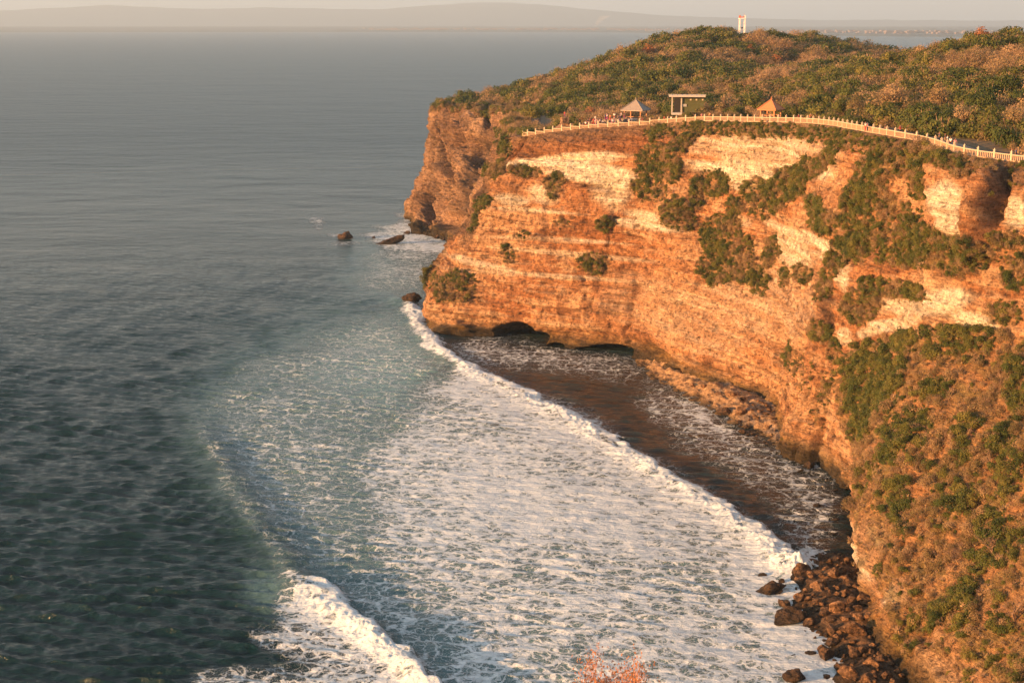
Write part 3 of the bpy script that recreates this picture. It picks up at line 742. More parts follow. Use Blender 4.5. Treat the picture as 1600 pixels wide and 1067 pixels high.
# polar sheet round the shore below the camera, finest where the bay lies
az = np.concatenate([np.linspace(-180, -24, 40)[:-1], np.linspace(-24, 24, 860), np.linspace(24, 180, 40)[1:]])
_q = [146.0]
while _q[-1] < 18500:                                     # ring spacing grows smoothly with distance
    x_ = _q[-1]; _q.append(x_ * (1 + np.interp(x_, [146, 300, 640, 1500, 19000], [.00165, .0021, .0036, .0135, .05])))
rd = np.concatenate([np.geomspace(12, 146, 26)[:-1], _q])
AZ, RD = np.meshgrid(np.radians(az), rd, indexing='ij')
SX, SY = RD * np.sin(AZ), RD * np.cos(AZ)
sx, sy = SX.ravel(), SY.ravel()
infr = (np.abs(AZ.ravel()) < R(27.5)) & (RD.ravel() > 120)
px0, py0 = to_px(np.stack([sx, sy, np.zeros_like(sx)], -1))
near = infr & (RD.ravel() < 700)
wpx = px0 + near * fbm(sx / 14, sy / 14, 0, 4, 301) * 26; wpy = py0 + near * fbm(sx / 14, sy / 14, 5, 4, 302) * 14
foam = np.zeros_like(sx); aer = np.zeros_like(sx); bay = np.zeros_like(sx)
foam[near] = sample(foam_r, wpx[near], wpy[near]); aer[near] = sample(aer_r, wpx[near], wpy[near]); bay[near] = sample(bay_r, px0[near], py0[near])
foam[near] *= 1 + .30 * fbm(sx[near] / 9, sy[near] / 11, 0, 4, 303) + .34 * fbm(sx[near] / 38, sy[near] / 24, 3, 3, 305)
h = np.zeros_like(sx); hx = np.zeros_like(sx); hy = np.zeros_like(sx)
wr = np.random.default_rng(5)
calm = 1 - .80 * np.clip(foam * 1.7, 0, 1) - .15 * bay
gust = .95 + .22 * fbm(sx / 60, sy / 90, 0, 3, 330)
for i in range(80):
    lam = .85 * (4.4 / .85) ** wr.random() if i > 7 else (11 + 26 * wr.random())
    th = R(86) + wr.normal() * (R(18) if i > 7 else R(10))
    kx, ky = math.cos(th) * 2 * math.pi / lam, math.sin(th) * 2 * math.pi / lam
    amp = 0.0125 * lam ** .98 * (0.5 + wr.random()) if i > 7 else .028
    cell = RD.ravel() * np.interp(RD.ravel(), [146, 300, 640, 1500, 19000], [.00165, .0021, .0036, .0135, .05]) * 1.35
    w = (np.ones_like(calm) if lam < 7 else 1 - .6 * np.clip(foam * 1.6, 0, 1)) * np.clip((lam / cell - 1.5) / 1.8, 0, 1) * calm * amp * gust
    m = w > 0
    ph = kx * sx[m] + ky * sy[m] + wr.random() * 6.28
    s_, c_ = np.sin(ph), np.cos(ph)
    h[m] += w[m] * c_; hx[m] -= .75 * w[m] * s_ * math.cos(th); hy[m] -= .75 * w[m] * s_ * math.sin(th)
nn = np.where(near)[0]
xs, ys = sx[nn], sy[nn]
bump_f = fbm(xs / 2.2, ys / 2.2, 0, 4, 311, .6)
h[nn] += .10 * np.clip(foam[nn], 0, 1) * bump_f
# the two breakers and the swell line behind
L1, L2, L3 = wl_poly(LINE1), wl_poly(LINE2), wl_poly(LINE3)
wx_, wy_ = xs + fbm(xs / 5, ys / 5, 0, 5, 312, .6) * 2.3, ys + fbm(xs / 5, ys / 5, 9, 5, 313, .6) * 2.3
d1, r1, len1 = pdist(wx_, wy_, L1)
# left of travel (positive) is the bay side = front
prof1 = np.where(d1 > 0, np.exp(-(d1 / 1.0) ** 2), np.exp(-(d1 / 3.8) ** 2))
end1 = sstep(0, 12, r1) * sstep(len1 + 0, len1 - 6, r1)
billow = np.abs(fbm(xs / 1.3, ys / 1.3, 2, 5, 314, .68))
h[nn] += end1 * prof1 * (.65 + .7 * fbm(xs / 7, ys / 7, 0, 3, 315) + 1.8 * billow * np.clip(foam[nn] - .3, 0, 1))
d2, r2, len2 = pdist(wx_, wy_, L2)
prof2 = np.where(d2 > 0, np.exp(-(d2 / 1.1) ** 2), np.exp(-(d2 / 3.2) ** 2))
end2 = sstep(-1, 10, r2)
h[nn] += end2 * prof2 * (1.15 + .8 * fbm(xs / 6, ys / 6, 0, 3, 316) + 2.2 * billow * np.clip(foam[nn] - .3, 0, 1))
d3, r3, len3 = pdist(xs + 1.5 * fbm(xs / 12, ys / 12, 0, 2, 320), ys, L3)
h[nn] += (.75 * np.exp(-(d3 / 3.6) ** 2)) * sstep(0, 30, r3) * sstep(0, 3, len3 + 1 - r3)
foam[nn] = np.maximum(foam[nn], end2 * .95 * np.exp(-((d2 + 1.0) / 2.1) ** 2) * (r2 > 5))
foam[nn] = np.maximum(foam[nn], sstep(18, 30, r1) * end1 * 1.0 * np.exp(-((d1 + .5) / 1.5) ** 2))
foam[nn] *= 1 - .8 * (sstep(.8, 2.0, d1) * (d1 < 8)) * (bay[nn] < .5) * (r1 > 30)
# splash at the rocks where the breaker ends
spx, spy = P(1245, 885)[:2]
dsp = np.hypot(xs - spx, ys - spy)
h[nn] += np.exp(-(dsp / 3.0) ** 2) * (1.5 + 2.2 * billow); foam[nn] = np.maximum(foam[nn], np.exp(-(dsp / 5.0) ** 2))
SZ = h
verts = np.stack([sx + hx, sy + hy, SZ], -1)
me = np_mesh('sea', verts, grid_faces(len(az), len(rd))[:, ::-1])
add_attr(me, 'foam', np.clip(foam, 0, 1)); add_attr(me, 'aer', np.clip(aer, 0, 1)); add_attr(me, 'bay', np.clip(bay, 0, 1)); add_attr(me, 'chop', sstep(180, 1100, RD.ravel()))
M_SEA, n, l, b = new_mat('sea_water')
g = n.new('ShaderNodeNewGeometry'); pos = g.outputs['Position']
def at(nm):
    a = n.new('ShaderNodeAttribute'); a.attribute_name = nm; return a.outputs['Fac']
F, AE, BY = at('foam'), at('aer'), at('bay')
flat = n.new('ShaderNodeVectorMath'); flat.operation = 'MULTIPLY'; flat.inputs[1].default_value = (.82, 1, 0); l.new(pos, flat.inputs[0])
wn1 = noise_node(n, l, 0.32, 4, .6, flat.outputs[0])
wsc = n.new('ShaderNodeVectorMath'); wsc.operation = 'SCALE'; wsc.inputs['Scale'].default_value = 3.4; l.new(wn1.outputs['Color'], wsc.inputs[0])
wadd = n.new('ShaderNodeVectorMath'); wadd.operation = 'ADD'; l.new(flat.outputs[0], wadd.inputs[0]); l.new(wsc.outputs[0], wadd.inputs[1])
wn2 = noise_node(n, l, 1.7, 3, .6, flat.outputs[0])
wsc2 = n.new('ShaderNodeVectorMath'); wsc2.operation = 'SCALE'; wsc2.inputs['Scale'].default_value = 0.75; l.new(wn2.outputs['Color'], wsc2.inputs[0])
wadd2 = n.new('ShaderNodeVectorMath'); wadd2.operation = 'ADD'; l.new(wadd.outputs[0], wadd2.inputs[0]); l.new(wsc2.outputs[0], wadd2.inputs[1])
nf = noise_node(n, l, .20, 6, .68, flat.outputs[0]); nf2 = noise_node(n, l, 1.3, 5, .65, wadd.outputs[0])
wF = math_node(n, l, 'MULTIPLY', math_node(n, l, 'POWER', F, 1.75), maprange(n, l, math_node(n, l, 'ADD', math_node(n, l, 'MULTIPLY', nf.outputs['Fac'], .6), math_node(n, l, 'MULTIPLY', nf2.outputs['Fac'], .4)), .32, .66, .10, 1.45))
def lace(scale, k):
    v = n.new('ShaderNodeTexVoronoi'); v.feature = 'DISTANCE_TO_EDGE'; v.inputs['Scale'].default_value = scale
    l.new(wadd2.outputs[0], v.inputs['Vector'])
    w = math_node(n, l, 'MULTIPLY', wF, k)
    return math_node(n, l, 'SUBTRACT', 1.0, maprange(n, l, v.outputs['Distance'], math_node(n, l, 'MULTIPLY', w, .35), math_node(n, l, 'ADD', w, .015), 0, 1, True))
fm = math_node(n, l, 'MAXIMUM', lace(.30, .66), math_node(n, l, 'MULTIPLY', lace(.72, .58), .95))
fm = math_node(n, l, 'MAXIMUM', fm, math_node(n, l, 'MULTIPLY', lace(2.3, .36), .62))
fm = math_node(n, l, 'MULTIPLY', fm, maprange(n, l, F, .05, .20, 0, 1, True))
fm = math_node(n, l, 'MULTIPLY', fm, maprange(n, l, math_node(n, l, 'ADD', F, nf2.outputs['Fac']), .5, .95, .25, 1.0))
deep = mixc(n, l, maprange(n, l, nf.outputs['Fac'], .3, .7), (.0014, .0150, .0160), (.0024, .021, .0225))
aern = math_node(n, l, 'MULTIPLY', AE, maprange(n, l, nf2.outputs['Fac'], .25, .75, .70, 1.10), clamp=True)
wc = mixc(n, l, aern, deep, (.17, .32, .34))
bayc = mixc(n, l, maprange(n, l, nf.outputs['Fac'], .42, .62), (.020, .019, .016), (.014, .026, .027))
wc = mixc(n, l, math_node(n, l, 'MULTIPLY', BY, .92), wc, bayc)
fc = mixc(n, l, maprange(n, l, nf2.outputs['Fac'], .3, .7), (.56, .65, .68), (.78, .83, .84))
cc = mixc(n, l, fm, wc, fc)
l.new(cc, b.inputs['Base Color'])
l.new(mixc(n, l, fm, maprange(n, l, at('chop'), 0, 1, .09, .33), (.9, .9, .9)), b.inputs['Roughness'])
l.new(maprange(n, l, fm, 0, 1, .5, .1), b.inputs['Specular IOR Level'])
b.inputs['IOR'].default_value = 1.333
mpw = n.new('ShaderNodeMapping'); mpw.inputs['Rotation'].default_value = (0, 0, R(-10)); mpw.inputs['Scale'].default_value = (.38, 1, 1); l.new(flat.outputs[0], mpw.inputs['Vector'])
w1 = noise_node(n, l, 1.35, 6, .66, mpw.outputs[0]); mpf = n.new('ShaderNodeMapping'); mpf.inputs['Scale'].default_value = (.75, 1, 1); l.new(flat.outputs[0], mpf.inputs['Vector'])
w2 = noise_node(n, l, .20, 6, .66, mpf.outputs[0]); w3 = noise_node(n, l, .045, 5, .6, mpf.outputs[0])
hw = math_node(n, l, 'ADD', math_node(n, l, 'MULTIPLY', w1.outputs['Fac'], .42), math_node(n, l, 'MULTIPLY', w2.outputs['Fac'], 1.2))
hw = math_node(n, l, 'ADD', hw, math_node(n, l, 'MULTIPLY', w3.outputs['Fac'], 4.5))
hw = math_node(n, l, 'ADD', hw, math_node(n, l, 'MULTIPLY', fm, .12))
w4 = noise_node(n, l, .009, 4, .6, mpf.outputs[0])
hw = math_node(n, l, 'ADD', hw, math_node(n, l, 'MULTIPLY', w4.outputs['Fac'], 7.0))
hw = math_node(n, l, 'ADD', hw, math_node(n, l, 'MULTIPLY', math_node(n, l, 'MULTIPLY', fm, nf2.outputs['Fac']), .15))
bp = n.new('ShaderNodeBump'); bp.inputs['Strength'].default_value = .85; bp.inputs['Distance'].default_value = 1.0
l.new(hw, bp.inputs['Height']); l.new(bp.outputs[0], b.inputs['Normal'])
me.materials.append(M_SEA)
sea = link('sea', me); set_props(sea, 'dark teal sea with white surf in the bay', kind='structure')
print('sea', time.time() - T0)

# ================================================================== FAR COAST
def far_range(name, az0, az1, n_az, d0, d1, n_d, hfun, mat, label):
    a = np.radians(np.linspace(az0, az1, n_az)); t = np.linspace(0, 1, n_d)
    A_, T_ = np.meshgrid(a, t, indexing='ij')
    D0 = d0(A_) if callable(d0) else d0
    DD = D0 + (d1 - D0) * T_
    x, y = DD * np.sin(A_), DD * np.cos(A_)
    z = hfun(A_, T_, x, y)
    me = np_mesh(name, np.stack([x, y, z], -1).reshape(-1, 3), grid_faces(n_az, n_d)[:, ::-1], [mat])
    o = link(name, me); set_props(o, label, kind='structure'); return o
def coast_d(A_):
    px = 800 + FPX * np.tan(A_) / 1.0
    return np.interp(px, [-400, 500, 900, 1000, 1100, 1350, 1600, 2200], [13000, 12800, 12500, 11700, 10400, 8900, 8400, 8000])
def coast_h(A_, T_, x, y):
    z = 6 + 16 * np.abs(fbm(x / 300, y / 500, 0, 5, 401)) + 18 * sstep(0, .4, T_)
    z = z * sstep(0, .004, T_); z[:, 0] = -3; return z
def mount_h(A_, T_, x, y):
    px = 800 + FPX * np.tan(A_)
    top = np.interp(px, [-500, 0, 120, 190, 260, 330, 420, 520, 600, 680, 760, 840, 930, 1050, 1250, 1600, 2200], [13, 17, 22, 25, 23, 20, 22, 20, 21, 26, 31, 28, 19, 10, 4, 3, 3])
    top = top / FPX * 27000 + 60
    r = np.exp(-((T_ - .55) / .25) ** 2)
    return 18 + top * r * (1 + .07 * fbm(x / 900, y / 900, 0, 4, 403)) + 16 * fbm(x / 400, y / 400, 0, 3, 404) * r
M_FAR = plain_mat('far_land', (.07, .075, .05), .95, .3, .002)
far_range('far_coast', -50, 50, 900, coast_d, 25000, 40, coast_h, M_FAR, 'low hazy wooded coast across the water')
far_range('far_mountains', -50, 50, 700, 24500, 29500, 30, mount_h, M_FAR, 'faint hazy mountain range on the horizon')
mb = MB()
fr = np.random.default_rng(9)
for i in range(420):
    px = fr.uniform(560, 1650); a = math.atan((px - 800) / FPX)
    d = float(coast_d(np.array([a]))[0]) + 60 + abs(fr.normal()) * 700
    w_ = fr.uniform(14, 50)
    mb.box((d * math.sin(a), d * math.cos(a), 22 + fr.uniform(-3, 6)), (w_, 20, fr.uniform(6, 14)), a)
M_TOWN = plain_mat('town_walls', (.19, .15, .13), .9, .2, .01)
town = mb.build('distant_town', M_TOWN); set_props(town, 'tiny pale houses of a distant town along the far shore', kind='stuff')
# smoke plume rising from the far shore
def smoke(px, py, h_, w_):
    Yd = 13300; p = PY(px, py, Yd); nseg, nr = 10, 12; vs = []
    for i in range(nseg):
        t = i / (nseg - 1); r = w_ * (.15 + .85 * t ** .8); cx = p[0] + 90 * t * t; cz = p[2] + h_ * t
        for k in range(nr):
            an = 2 * math.pi * k / nr; rr_ = r * (1 + .25 * math.sin(3 * an + 5 * t))
            vs.append((cx + rr_ * math.cos(an), Yd + rr_ * math.sin(an), cz))
    fs = [(i * nr + k, i * nr + (k + 1) % nr, (i + 1) * nr + (k + 1) % nr, (i + 1) * nr + k) for i in range(nseg - 1) for k in range(nr)]
    fs += [tuple(range(nr - 1, -1, -1)), tuple(range((nseg - 1) * nr, nseg * nr))]
    me = bpy.data.meshes.new('smoke_plume'); me.from_pydata(vs, [], fs)
    m = bpy.data.materials.new('smoke'); m.use_nodes = True; nn_ = m.node_tree.nodes; nn_.clear()
    o_ = nn_.new('ShaderNodeOutputMaterial'); v_ = nn_.new('ShaderNodeVolumePrincipled'); v_.inputs['Density'].default_value = .006; v_.inputs['Color'].default_value = (.95, .95, .95, 1)
    m.node_tree.links.new(v_.outputs[0], o_.inputs['Volume']); me.materials.append(m)
    o = link('smoke_plume', me); set_props(o, 'thin white smoke plume rising from the far shore', kind='stuff')
smoke(932, 42, 95, 46)
# the air itself
hz = MB().box((0, 0, 0), (1, 1, 1))
M_HAZE = bpy.data.materials.new('haze'); M_HAZE.use_nodes = True
_n = M_HAZE.node_tree.nodes; _n.clear(); _o = _n.new('ShaderNodeOutputMaterial'); _v = _n.new('ShaderNodeVolumePrincipled')
HAZE_DENSITY = 7.5e-5
_v.inputs['Color'].default_value = (.56, .76, .96, 1); _v.inputs['Density'].default_value = HAZE_DENSITY; _v.inputs['Anisotropy'].default_value = 0.1
M_HAZE.node_tree.links.new(_v.outputs[0], _o.inputs['Volume'])
haze = hz.build('haze', M_HAZE); haze.scale = (62000, 62000, 520); haze.location = (0, 0, 253)
set_props(haze, 'thin evening haze over the sea and the far coast', kind='stuff')

# ================================================================== PLANTS
def leaf_quads(c, nrm, size, wid, r_):
    """rhombus leaf: centre c, facing nrm"""
    nrm = Vector(nrm).normalized(); u = nrm.orthogonal().normalized(); v = nrm.cross(u)
    a = r_.random() * 6.283; u2 = u * math.cos(a) + v * math.sin(a); v2 = nrm.cross(u2)
    return [c - u2 * size, c + v2 * wid, c + u2 * size, c - v2 * wid]
def crown_mesh(name, seed, nleaf, lsize, mats, flat=.75, nlobe=7, narrow=1.0, twig=0.0, shell=.55):
    r_ = random.Random(seed); vs, fs, mi = [], [], []
    lobes = []
    for i in range(nlobe):
        a = r_.random() * 6.283; q = r_.uniform(.1, .62)
        lobes.append((Vector((q * math.cos(a) * narrow, q * math.sin(a) * narrow, r_.uniform(.15, .95) * flat)), r_.uniform(.30, .52)))
    for i in range(nleaf):
        c, rad = lobes[r_.randrange(nlobe)]
        d = Vector((r_.gauss(0, 1), r_.gauss(0, 1), r_.gauss(.25, 1))).normalized()
        p = c + d * rad * (r_.uniform(shell, 1.0) ** .6); p.z = max(p.z, -.05)
        nrm = (d + Vector((r_.gauss(0, .4), r_.gauss(0, .4), r_.gauss(.1, .35)))).normalized()
        s = lsize * r_.uniform(.6, 1.4)
        if twig and r_.random() < twig:
            b_ = len(vs); e = p + (d + Vector((0, 0, .5))).normalized() * s * 2.4
            sd = d.orthogonal().normalized() * s * .16
            vs += [p - sd, p + sd, e]; vs.append(e + sd * .2); fs.append((b_, b_ + 1, b_ + 3, b_ + 2)); mi.append(1)
        else:
            b_ = len(vs); vs += leaf_quads(p, nrm, s, s * r_.uniform(.5, .8), r_); fs.append((b_, b_ + 1, b_ + 2, b_ + 3)); mi.append(0)
    return np_mesh(name, [tuple(v) for v in vs], fs, mats, False, mi)
def branch_mesh(name, seed, mats, depth=5, spread=.6, length=.42, r0=.045, leaves=0, lsz=.05, zstart=0.0):
    r_ = random.Random(seed); mb = MB(); tips = []
    def go(p, d, ln, rad, dep):
        q = p + d * ln; mb.tube(p, q, rad, rad * .68, 4 if dep > 2 else 3)
        if dep <= 1: tips.append(q)
        if dep == 0: return
        for k in range(3 if r_.random() < .45 else 2):
            nd = (d + Vector((r_.gauss(0, spread), r_.gauss(0, spread), r_.gauss(.08, spread * .5)))).normalized()
            go(q, nd, ln * r_.uniform(.62, .88), rad * .62, dep - 1)
    for k in range(3 if zstart == 0 else 1):
        go(Vector((0, 0, zstart)), Vector((r_.gauss(0, .35), r_.gauss(0, .35), 1)).normalized(), length * r_.uniform(.8, 1.1), r0, depth)
    vs = [tuple(v) for v in mb.v]; fs = []
    for f in mb.f:
        if len(f) == 4: fs.append(f)
        elif len(f) == 3: fs.append((f[0], f[1], f[2], f[2]))
    fs = [f for f in fs if len(set(f)) == 4]
    mi = [0] * len(fs)
    for i in range(leaves):
        p = tips[r_.randrange(len(tips))] + Vector((r_.gauss(0, .07), r_.gauss(0, .07), r_.gauss(0, .06)))
        b_ = len(vs); vs += [tuple(v) for v in leaf_quads(p, (r_.gauss(0, 1), r_.gauss(0, 1), r_.gauss(.4, 1)), lsz * r_.uniform(.7, 1.3), lsz * .55, r_)]
        fs.append((b_, b_ + 1, b_ + 2, b_ + 3)); mi.append(1)
    return np_mesh(name, vs, fs, mats, False, mi)
GREEN = [crown_mesh('green_shrub_crown', 20 + i, 950, .062, [M_GREEN, M_TWIG], twig=.07) for i in range(5)]
DRY = [crown_mesh('dry_shrub_crown', 40 + i, 850, .052, [M_DRY, M_TWIG], flat=.85, twig=.34, shell=.35) for i in range(4)]
BARE = [branch_mesh('bare_shrub_twigs', 60 + i, [M_TWIG, M_DRY], 5, .55, .36, .028, 150, .045) for i in range(3)]
TUFT = [crown_mesh('grass_tuft', 80 + i, 90, .22, [M_DRY, M_TWIG], flat=.5, nlobe=3, twig=.6, shell=.1) for i in range(2)]
FLAME = crown_mesh('flame_crown', 95, 700, .07, [M_FLAME, M_TWIG], twig=.15)
TREE_G = [crown_mesh('tree_crown', 120 + i, 1500, .058, [M_GREEN, M_TWIG], nlobe=13, twig=.05) for i in range(3)]
TREE_D = [crown_mesh('dry_tree_crown', 130 + i, 1300, .05, [M_DRY, M_TWIG], nlobe=12, twig=.35) for i in range(2)]
print('plants', time.time() - T0)

plants = []           # (kind, x, y, z, r, nx, ny, nz, zone)
pr = np.random.default_rng(21)
def add_pts(kind, pos, r, nrm=None):
    for i in range(len(pos)):
        nx, ny, nz = (0, 0, 1) if nrm is None else nrm[i]
        plants.append([kind, pos[i][0], pos[i][1], pos[i][2], float(r[i]), nx, ny, nz])
# on the cliff and its long slope: sample cells by area
du = np.linalg.norm(np.gradient(S, axis=0), axis=-1); dv = np.linalg.norm(np.gradient(S, axis=1), axis=-1)
area = np.clip(du * dv, 0, 2.0)
PXd, PYd = to_px(S)
inview = (PXd > -30) & (PXd < 1700) & (PYd > 0) & (PYd < 1150) & (Z > 2.2)
def scatter(weight, dens, kind_fn, rmin, rmax, lift=.15, pw=1.6):
    w = (weight * area * inview * dens); tot = w.sum(); nn_ = int(tot)
    if nn_ <= 0: return
    idx = pr.choice(w.size, nn_, p=(w / tot).ravel())
    i, j = np.unravel_index(idx, w.shape)
    p = S[i, j] + pr.normal(0, .15, (nn_, 3)); r = rmin + (rmax - rmin) * pr.random(nn_) ** pw
    nr = NrmD[i, j]
    p = p + nr * (lift * r)[:, None]; p[:, 2] -= .25 * r
    for k in range(nn_):
        plants.append([kind_fn(i[k], j[k]), *p[k], float(r[k]), *nr[k]])
pk = fbm(X / 5, Y / 5, Z / 5, 3, 501)
pk2 = fbm(X / 12, Y / 12, Z / 12, 3, 502)
g2 = np.clip(green, 0, 1) * (slope_m < .5)
def kg(i, j):
    v = pk[i, j] + pr.normal() * .22
    return 'green' if v > .0 else ('dry' if v > -.42 else 'bare')
scatter(sstep(.25, .6, g2 + .12 * pk), 1.35, kg, .45, 1.5)
scatter(sstep(.15, .45, g2 + .12 * pk), 1.6, lambda i, j: 'dry' if pr.random() < .55 else 'green', .3, .8, .05)
sl = slope_m * (.4 + .6 * sstep(-.5, .3, pk2 + .3 * pk))
sl_bare = (1 - region([(1355, 850, 32, 60, 25, 1), (1385, 920, 22, 34, 20, 1), (1500, 640, 14, 60, 35, .6), (1430, 880, 10, 50, 30, .8), (1560, 760, 16, 60, 30, .5), (1545, 930, 16, 50, 10, .5)], PX, PYY, wob)) 
slg = region([(1370, 590, 50, 50, 0, 1), (1450, 535, 60, 22, 8, 1), (1345, 640, 22, 50, 0, .9), (1520, 520, 60, 30, 0, .9), (1490, 960, 34, 60, 10, 1), (1560, 860, 40, 60, 0, 1), (1580, 720, 24, 50, 0, .9), (1420, 690, 60, 24, -50, .8), (1500, 780, 30, 26, 0, .7), (1570, 1000, 40, 60, 0, .6), (1500, 1040, 30, 40, 0, .7), (1400, 790, 20, 40, 30, .7), (1590, 600, 20, 40, 0, .8), (1470, 610, 22, 26, 0, .6), (1375, 810, 14, 14, 0, .9), (1510, 700, 14, 40, 0, .8)], PX, PYY, wob)
def ks_(i, j):
    v = slg[i, j] * 1.0 + pk[i, j] * .9 + pr.normal() * .22
    return 'green' if v > .14 else ('dry' if v > -.15 else ('bare' if pr.random() < .6 else 'dry'))
scatter(sl * sl_bare, .80, ks_, .45, 1.5)
scatter(sl * sl_bare * (.2 + slg), .36, lambda i, j: 'green' if slg[i, j] + pk[i, j] * .5 > .35 else 'dry', 1.1, 1.9)
scatter(lip_strip * (H < .995), 2.0, lambda i, j: 'green' if pk[i, j] + pr.normal() * .3 > -.25 else 'dry', .35, .95)
scatter(sstep(.90, .99, H) * (ut[:, None] > 23.4) * (ut[:, None] < 29), .30, lambda i, j: 'green' if pr.random() < .6 else 'dry', .4, 1.0)
scatter(farveg, .9, lambda i, j: 'dry' if pr.random() < .72 else 'green', .8, 2.0)
# brownish tufts clinging everywhere to the rock
scatter((1 - np.clip(white, 0, .96)) * sstep(-.05, .5, n_med + .25 * n_big) * (Z > 6) * (ut[:, None] > 9.7), .34, lambda i, j: 'tuft' if pr.random() < .85 else 'dry', .2, .6, .05)
scatter((1 - white) * (Z > 12) * (ut[:, None] <= 9.7), .07, lambda i, j: 'tuft', .4, 1.1, .05)
scatter(slope_m, .35, lambda i, j: 'tuft', .35, .9, .02)
from collections import Counter; print(Counter(p[0] for p in plants)); print('cliff plants', len(plants), time.time() - T0)
# on the headland
NPL = 66000
qx = pr.uniform(-60, 460, NPL * 2); qy = pr.uniform(190, 880, NPL * 2)
ed, ez, ei = edge_dist(qx, qy)
qz = ground_z(qx, qy)
ppx, ppy = to_px(np.stack([qx, qy, qz], -1))
keep = (ed > 1.5) & (ppx > -40) & (ppx < 1680) & (ppy > 20) & (qz > 20)
tx_u = np.interp(ei * 6, np.arange(NU), ut)
pathw = ((tx_u > 10) & (tx_u < 27.5) & (ed < 7.2)) | ((tx_u > 20) & (tx_u < 27.5) & (ed < 12))
keep &= ~pathw
keep &= (pr.random(len(qx)) < np.clip((300 / np.maximum(qy, 1)) ** 1.0, .28, 1.0) * 1.15)
CLEAR = [(1230, 106, 28, 7), (1085, 168, 14, 8), (992, 180, 22, 10), (1203, 182, 20, 6), (848, 192, 22, 12), (1160, 66, 8, 7), (1040, 184, 20, 5)]
for cx, cy, rx, ry in CLEAR: keep &= ((ppx - cx) / rx) ** 2 + ((ppy - cy) / ry) ** 2 > 1
BLD = []   # footprints kept clear (x, y, radius)
for (px, py, z_, rad) in [(992, 181, 56.6, 6.5), (1203, 182, 59.5, 5), (1078, 170, 59.0, 6)]:
    q = P(px, py, z_); BLD.append((q[0], q[1], rad)); keep &= np.hypot(qx - q[0], qy - q[1]) > rad
qx, qy, qz, ed = qx[keep], qy[keep], qz[keep], ed[keep]
t1_ = fbm(qx / 14, qy / 14, 0, 3, 511); t2_ = fbm(qx / 40, qy / 40, 0, 2, 512)
for i in range(len(qx)):
    v = t1_[i] + .45 * t2_[i] + pr.normal() * .28
    kd = 'green' if v > .02 else ('dry' if v > -.55 else 'bare')
    r = (1.4 + 3.4 * pr.random() ** 2.6) * (1.0 if kd != 'dry' else .9)
    if ed[i] < 12: r *= .65
    r *= 1 + .45 * min(max((qy[i] - 430) / 120, 0), 1)
    plants.append([kd, qx[i], qy[i], qz[i] - .2 * r, r, 0, 0, 1])
print('all plants', len(plants), time.time() - T0)

hid = bpy.data.collections.new('plant_kinds')          # never linked to the scene: sources for the scatter
def src_col(name, meshes):
    c = bpy.data.collections.new(name)
    for i, m in enumerate(meshes):
        o = bpy.data.objects.new('%s_%d' % (name, i), m); c.objects.link(o)
    return c
SRC = {'green_hill': src_col('src_green_hill', GREEN[:3] + TREE_G), 'dry_hill': src_col('src_dry_hill', DRY[:2] + TREE_D), 'green': src_col('src_green', GREEN), 'dry': src_col('src_dry', DRY), 'bare': src_col('src_bare', BARE), 'tuft': src_col('src_tuft', TUFT)}
def scatter_object(name, pts, rots, scs, srcs, label):
    me = bpy.data.meshes.new(name); me.vertices.add(len(pts)); me.vertices.foreach_set('co', np.asarray(pts, np.float32).ravel())
    a = me.attributes.new('rot', 'FLOAT_VECTOR', 'POINT'); a.data.foreach_set('vector', np.asarray(rots, np.float32).ravel())
    a = me.attributes.new('scl', 'FLOAT_VECTOR', 'POINT'); a.data.foreach_set('vector', np.asarray(scs, np.float32).ravel())
    o = link(name, me); set_props(o, label, kind='stuff')
    ng = bpy.data.node_groups.new(name, 'GeometryNodeTree')
    ng.interface.new_socket('Geometry', in_out='INPUT', socket_type='NodeSocketGeometry'); ng.interface.new_socket('Geometry', in_out='OUTPUT', socket_type='NodeSocketGeometry')
    N, Lk = ng.nodes, ng.links
    gi = N.new('NodeGroupInput'); go = N.new('NodeGroupOutput'); ip = N.new('GeometryNodeInstanceOnPoints')
    ci = N.new('GeometryNodeCollectionInfo'); ci.inputs['Collection'].default_value = srcs; ci.inputs['Separate Children'].default_value = True; ci.inputs['Reset Children'].default_value = True
    ar = N.new('GeometryNodeInputNamedAttribute'); ar.data_type = 'FLOAT_VECTOR'; ar.inputs['Name'].default_value = 'rot'
    as_ = N.new('GeometryNodeInputNamedAttribute'); as_.data_type = 'FLOAT_VECTOR'; as_.inputs['Name'].default_value = 'scl'
    Lk.new(gi.outputs[0], ip.inputs['Points']); Lk.new(ci.outputs[0], ip.inputs['Instance']); ip.inputs['Pick Instance'].default_value = True
    rv = N.new('FunctionNodeRandomValue'); rv.data_type = 'INT'
    rv.inputs[4].default_value = 0; rv.inputs[5].default_value = len(srcs.objects) - 1
    Lk.new(rv.outputs[2], ip.inputs['Instance Index'])
    Lk.new(ar.outputs[0], ip.inputs['Rotation']); Lk.new(as_.outputs[0], ip.inputs['Scale']); Lk.new(ip.outputs[0], go.inputs[0])
    md = o.modifiers.new('scatter', 'NODES'); md.node_group = ng
    return o
PL = np.array([[p[1], p[2], p[3], p[4], p[5], p[6], p[7]] for p in plants]); KD = np.array([p[0] for p in plants])
dist = np.linalg.norm(PL[:, :3] - np.array([0, 0, CAM_H]), axis=1)
rotz = pr.uniform(0, 6.283, len(PL))
tilt = np.stack([-PL[:, 5] * .45, PL[:, 4] * .45, rotz], -1) + pr.normal(0, .08, (len(PL), 3)) * [1, 1, 0]
sq = pr.uniform(.8, 1.2, (len(PL), 3)) * PL[:, 3:4]
sq[KD == 'green'] *= [1, 1, .95]
